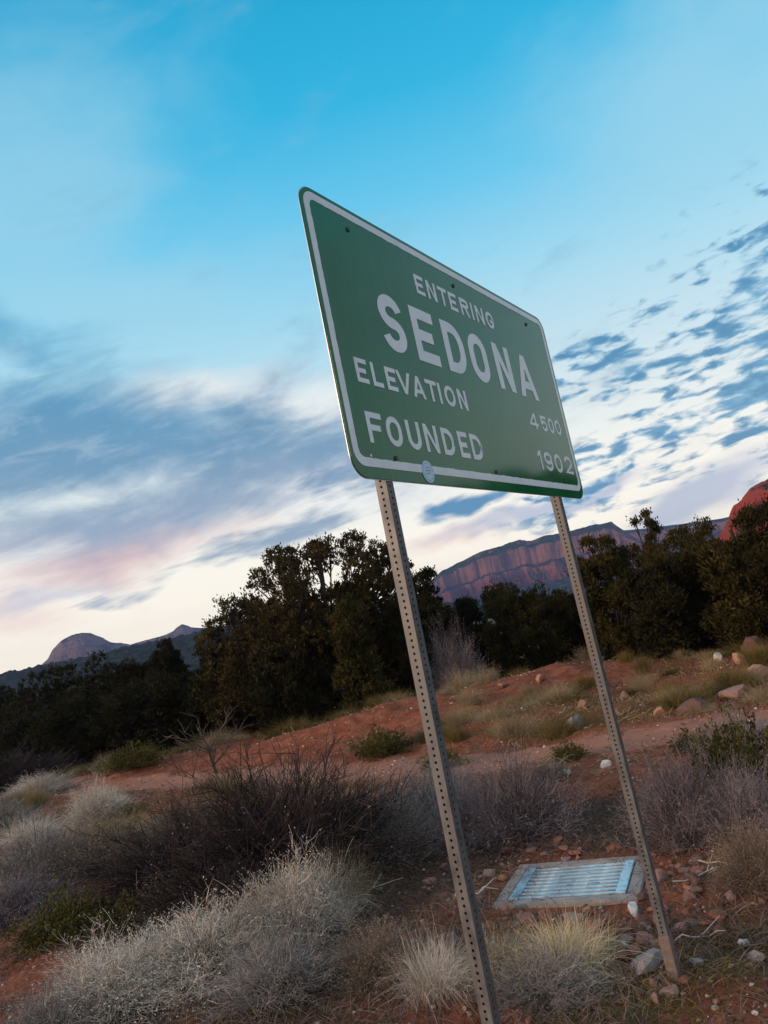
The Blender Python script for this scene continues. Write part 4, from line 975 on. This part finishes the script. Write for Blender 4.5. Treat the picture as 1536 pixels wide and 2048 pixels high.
def glyph(ch, w, s):
    h = s / 2
    if ch == 'E': return [[(0, 0), (w, 0), (w, s), (s, s), (s, .5 - h), (w * .86, .5 - h), (w * .86, .5 + h), (s, .5 + h), (s, 1 - s), (w, 1 - s), (w, 1), (0, 1)]]
    if ch == 'F': return [[(0, 0), (s, 0), (s, .5 - h), (w * .86, .5 - h), (w * .86, .5 + h), (s, .5 + h), (s, 1 - s), (w, 1 - s), (w, 1), (0, 1)]]
    if ch == 'L': return [[(0, 0), (w, 0), (w, s), (s, s), (s, 1), (0, 1)]]
    if ch == 'T': return [[(w / 2 - h, 0), (w / 2 + h, 0), (w / 2 + h, 1 - s), (w, 1 - s), (w, 1), (0, 1), (0, 1 - s), (w / 2 - h, 1 - s)]]
    if ch == 'I': return [[(0, 0), (s, 0), (s, 1), (0, 1)]]
    if ch in 'O0': return stroke(rr_path(w, s, (w - s) / 2 * 0.98), s, True)
    if ch == 'D':
        r = (w - s) * 0.62; p = [(h, h)] + arc(w - h - r, h + r, r, r, -90, 0) + arc(w - h - r, 1 - h - r, r, r, 0, 90) + [(h, 1 - h)]
        return stroke(p, s, True)
    if ch == 'S':
        rx, ry = (w - s) / 2, (1 - s) / 4; y1, y0 = 1 - h - ry, h + ry
        return stroke(arc(w / 2, y1, rx, ry, 12, 270, 24) + arc(w / 2, y0, rx, ry, 90, -168, 24)[1:], s)
    if ch == 'N':
        return [[(0, 0), (s, 0), (s, 1 - s / (w - s) + .0), (w - s, 0), (w, 0), (w, 1), (w - s, 1), (w - s, s / (w - s)), (s, 1), (0, 1)]]
    if ch == 'A':
        a, q = s * 0.5, s * 1.06; k = w / 2 - a; c0, c1 = .20, .20 + s * .9; ya = (w / 2 - q) / k
        return [[(0, 0), (q, 0), (q + k * c0, c0), (w - q - k * c0, c0), (w - q, 0), (w, 0), (w / 2 + a, 1), (w / 2 - a, 1)], [(q + k * c1, c1), (w - q - k * c1, c1), (w / 2, min(ya, .95))]]
    if ch == 'V':
        a, q = s * 0.5, s * 1.06; k = w / 2 - a; ya = (w / 2 - q) / k
        return [[(0, 1), (q, 1), (w / 2, 1 - ya), (w - q, 1), (w, 1), (w / 2 + a, 0), (w / 2 - a, 0)]]
    if ch == 'U':
        r = (w - s) / 2; return stroke([(h, 1)] + arc(h + r, h + r, r, r, 180, 360, 16) + [(w - h, 1)], s)
    if ch == 'R':
        r = .27; lo = 1 - 2 * r
        return [[(0, 0), (s, 0), (s, lo)] + [(w * .46, lo), (w - s * 1.1, 0), (w, 0), (w * .74, lo + .03)] + arc(w - r, 1 - r, r, r, -62, 90, 12) + [(0, 1)],
                [(s, lo + s), (w - r, lo + s)] + arc(w - r, 1 - r, r - s, r - s, -90, 90, 10) + [(s, 1 - s)]]
    if ch == 'G':
        r = (w - s) / 2 * .98
        p = [(w - h, 1 - h - r - .03)] + arc(w - h - r, 1 - h - r, r, r, 0, 90) + arc(h + r, 1 - h - r, r, r, 90, 180) + arc(h + r, h + r, r, r, 180, 270) + arc(w - h - r, h + r, r, r, 270, 360) + [(w - h, .44), (w * .5, .44)]
        return stroke(p, s)
    if ch == '1': return [[(w * .45, 0), (w * .45 + s, 0), (w * .45 + s, 1), (w * .45, 1), (w * .02, .80), (w * .02, .80 - s), (w * .45, .80)]]
    if ch == '4':
        c_ = w * .62; return [[(c_, 0), (c_ + s, 0), (c_ + s, .2), (w, .2), (w, .2 + s * .9), (c_ + s, .2 + s * .9), (c_ + s, 1), (c_ - .02, 1), (0, .2 + s * .9), (0, .2), (c_, .2)], [(s * .95, .2 + s * .9), (c_, .2 + s * .9), (c_, .78)]]
    if ch == '5':
        rx = (w - s) / 2; ry = .29 - h * .3
        return stroke([(w * .96, 1 - h), (h * 1.2, 1 - h), (h, .5)] + arc(w / 2, h + ry, rx, ry, 125, -160, 22), s)
    if ch == '2':
        rx = (w - s) / 2; ry = .30 - h * .3
        return stroke(arc(w / 2, 1 - h - ry, rx, ry, 172, -30, 20) + [(h * 1.25, h), (w, h)], s)
    if ch == '9':
        r = (w - s) / 2; y1 = 1 - h - .24
        return stroke(arc(w / 2, y1, r, .24, 0, 348, 28), s, True), stroke([(w - h, y1 - .02)] + arc(w / 2, h + .24, r, .24, 0, -160, 16), s * .98)
def letter(ch, u, v_top, hh, w, s):
    gl = glyph(ch, w / hh, s)
    two = isinstance(gl, tuple); c0 = gl[0] if two else gl
    sc_ = lambda cs: [[(a * hh, b * hh) for a, b in q] for q in cs]
    o = fill2d('letter', sc_(c0), 'sign_white', -0.0052, 0.0015, sign, (u, SZ - v_top - hh))
    if two: fill2d('stroke', sc_(gl[1]), 'sign_white', -0.0050, 0.0013, o, (u, SZ - v_top - hh))
def word(chars, v_top, hh, s):
    for ch, u0, u1 in chars: letter(ch, u0, v_top, hh, u1 - u0, s)
word([('E', .804, .884), ('N', .913, 1.000), ('T', 1.025, 1.115), ('E', 1.135, 1.215), ('R', 1.252, 1.345), ('I', 1.375, 1.394), ('N', 1.428, 1.520), ('G', 1.550, 1.645)], 0.160, 0.100, 0.195)
word([('S', .415, .605), ('E', .685, .888), ('D', .970, 1.178), ('O', 1.235, 1.440), ('N', 1.538, 1.742), ('A', 1.812, 2.068)], 0.352, 0.272, 0.205)
word([('E', .147, .228), ('L', .258, .332), ('E', .362, .442), ('V', .447, .560), ('A', .567, .672), ('T', .687, .785), ('I', .799, .820), ('O', .856, .955), ('N', .988, 1.074)], 0.715, 0.104, 0.195)
word([('F', .148, .254), ('O', .283, .395), ('U', .437, .545), ('N', .580, .692), ('D', .735, .845), ('E', .890, .982), ('D', 1.013, 1.130)], 0.942, 0.130, 0.195)
word([('4', 1.836, 1.958), ('5', 2.002, 2.092), ('0', 2.116, 2.200), ('0', 2.222, 2.314)], 0.720, 0.098, 0.185)
word([('1', 1.828, 1.895), ('9', 1.920, 2.035), ('0', 2.072, 2.188), ('2', 2.236, 2.357)], 0.953, 0.115, 0.180)

bm = bmesh.new(); bmesh.ops.create_cone(bm, cap_ends=True, segments=10, radius1=0.012, radius2=0.010, depth=0.007)
bmesh.ops.rotate(bm, verts=bm.verts, cent=(0, 0, 0), matrix=Matrix.Rotation(R(90), 3, 'X'))
bolt = from_bm('bolt', bm, 'bolt_dark', sign)
for k, (u, v) in enumerate(((.303, .106), (1.222, .106), (2.154, .102), (.309, 1.125), (1.230, 1.124), (2.173, 1.116))):
    o = bolt if k == 0 else bolt.copy()
    if k: C.objects.link(o); o.parent = sign
    o.location = (u, -0.0065, SZ - v)
fill2d('rivet', [[(0.132 + 0.006 * math.cos(k * .785), SZ - 1.127 + 0.006 * math.sin(k * .785)) for k in range(8)]], 'sign_white', -0.006, 0.002, sign)
st = fill2d('sticker', [[(0.543 + 0.050 * math.cos(k * .262), SZ - 1.166 + 0.050 * math.sin(k * .262)) for k in range(24)]], 'sticker_blue', -0.0062, 0.0008, sign)
st['label'] = 'round pale blue sticker with worn print'
inkc = [[(0.543 + q * math.cos(k * .262), SZ - 1.166 + q * math.sin(k * .262)) for k in range(24)] for q in (0.041, 0.0385)]
for a, b, z in ((-.018, .016, .016), (-.024, .022, .002), (-.016, .018, -.012)): inkc.append([(0.543 + a, SZ - 1.166 + z), (0.543 + b, SZ - 1.166 + z + .001), (0.543 + b, SZ - 1.166 + z + .006), (0.543 + a, SZ - 1.166 + z + .005)])
fill2d('print', inkc, 'sticker_ink', -0.0066, 0.0003, st)

def post(x_top, lean, z_top, z_bot):
    """square tube with a hole every inch on all four faces, leaning by 'lean' metres per metre"""
    p = 0.0254; h = 0.0254; n = int((z_top - z_bot) / p); s_ = Acc()
    th = [k * math.pi / 4 for k in range(8)]
    outer = [(h, 0), (h, p / 2), (0, p / 2), (-h, p / 2), (-h, 0), (-h, -p / 2), (0, -p / 2), (h, -p / 2)]
    r0 = 0.0058
    ring = [(a * 1.0, b) for a, b in outer]; inner = [(r0 * math.cos(a), r0 * math.sin(a)) for a in th]
    V0 = np.array([(a, -h, b) for a, b in ring] + [(a, -h, b) for a, b in inner] + [(a, -h + 0.003, b) for a, b in inner])
    Q0 = np.array([(k, (k + 1) % 8, 8 + (k + 1) % 8, 8 + k) for k in range(8)] + [(8 + k, 8 + (k + 1) % 8, 16 + (k + 1) % 8, 16 + k) for k in range(8)])
    for f in range(4):
        c_, s2 = round(math.cos(f * math.pi / 2)), round(math.sin(f * math.pi / 2))
        Vf = np.stack([V0[:, 0] * c_ - V0[:, 1] * s2, V0[:, 0] * s2 + V0[:, 1] * c_, V0[:, 2]], -1)
        V = Vf[None] + np.stack([np.zeros(n), np.zeros(n), z_top - (np.arange(n) + 0.5) * p], -1)[:, None]
        Q = (Q0[None] + (np.arange(n) * 24)[:, None, None]).reshape(-1, 4)
        s_.add(V.reshape(-1, 3), Q)
    V = np.concatenate(s_.V); V[:, 0] += x_top + h + lean * (SB - V[:, 2]); V[:, 1] += 0.0035 + h
    me = mesh_np('post', V, [np.concatenate(s_.Q)], 'galvanised_post')
    return link('post', me, sign)
def sleeve(x, z1, lean_n):
    bm = bmesh.new(); o_, i_ = 0.0305, 0.0262
    add_box(bm, (-o_, -o_, -0.35), (o_, o_, z1), 0.003)
    top = [f for f in bm.faces if f.normal.z > 0.9 and f.calc_center_median().z > z1 - 0.005]
    o = from_bm('anchor_sleeve', bm, 'rusty_sleeve', sign); o.location = (x, 0.0035 + 0.0254, 0)
    o.rotation_euler = (0, -lean_n, 0)
    return o
post(0.2105, -0.0096, SZ - 0.06, -0.02); post(2.0185, 0.0257, SZ - 0.06, 0.16)
sleeve(0.2105 + 0.0254 - 0.0096 * 2.65, 0.20, -0.0096); sleeve(2.0185 + 0.0254 + 0.0257 * 2.6, 0.27, 0.0257)
bpy.context.view_layer.update()
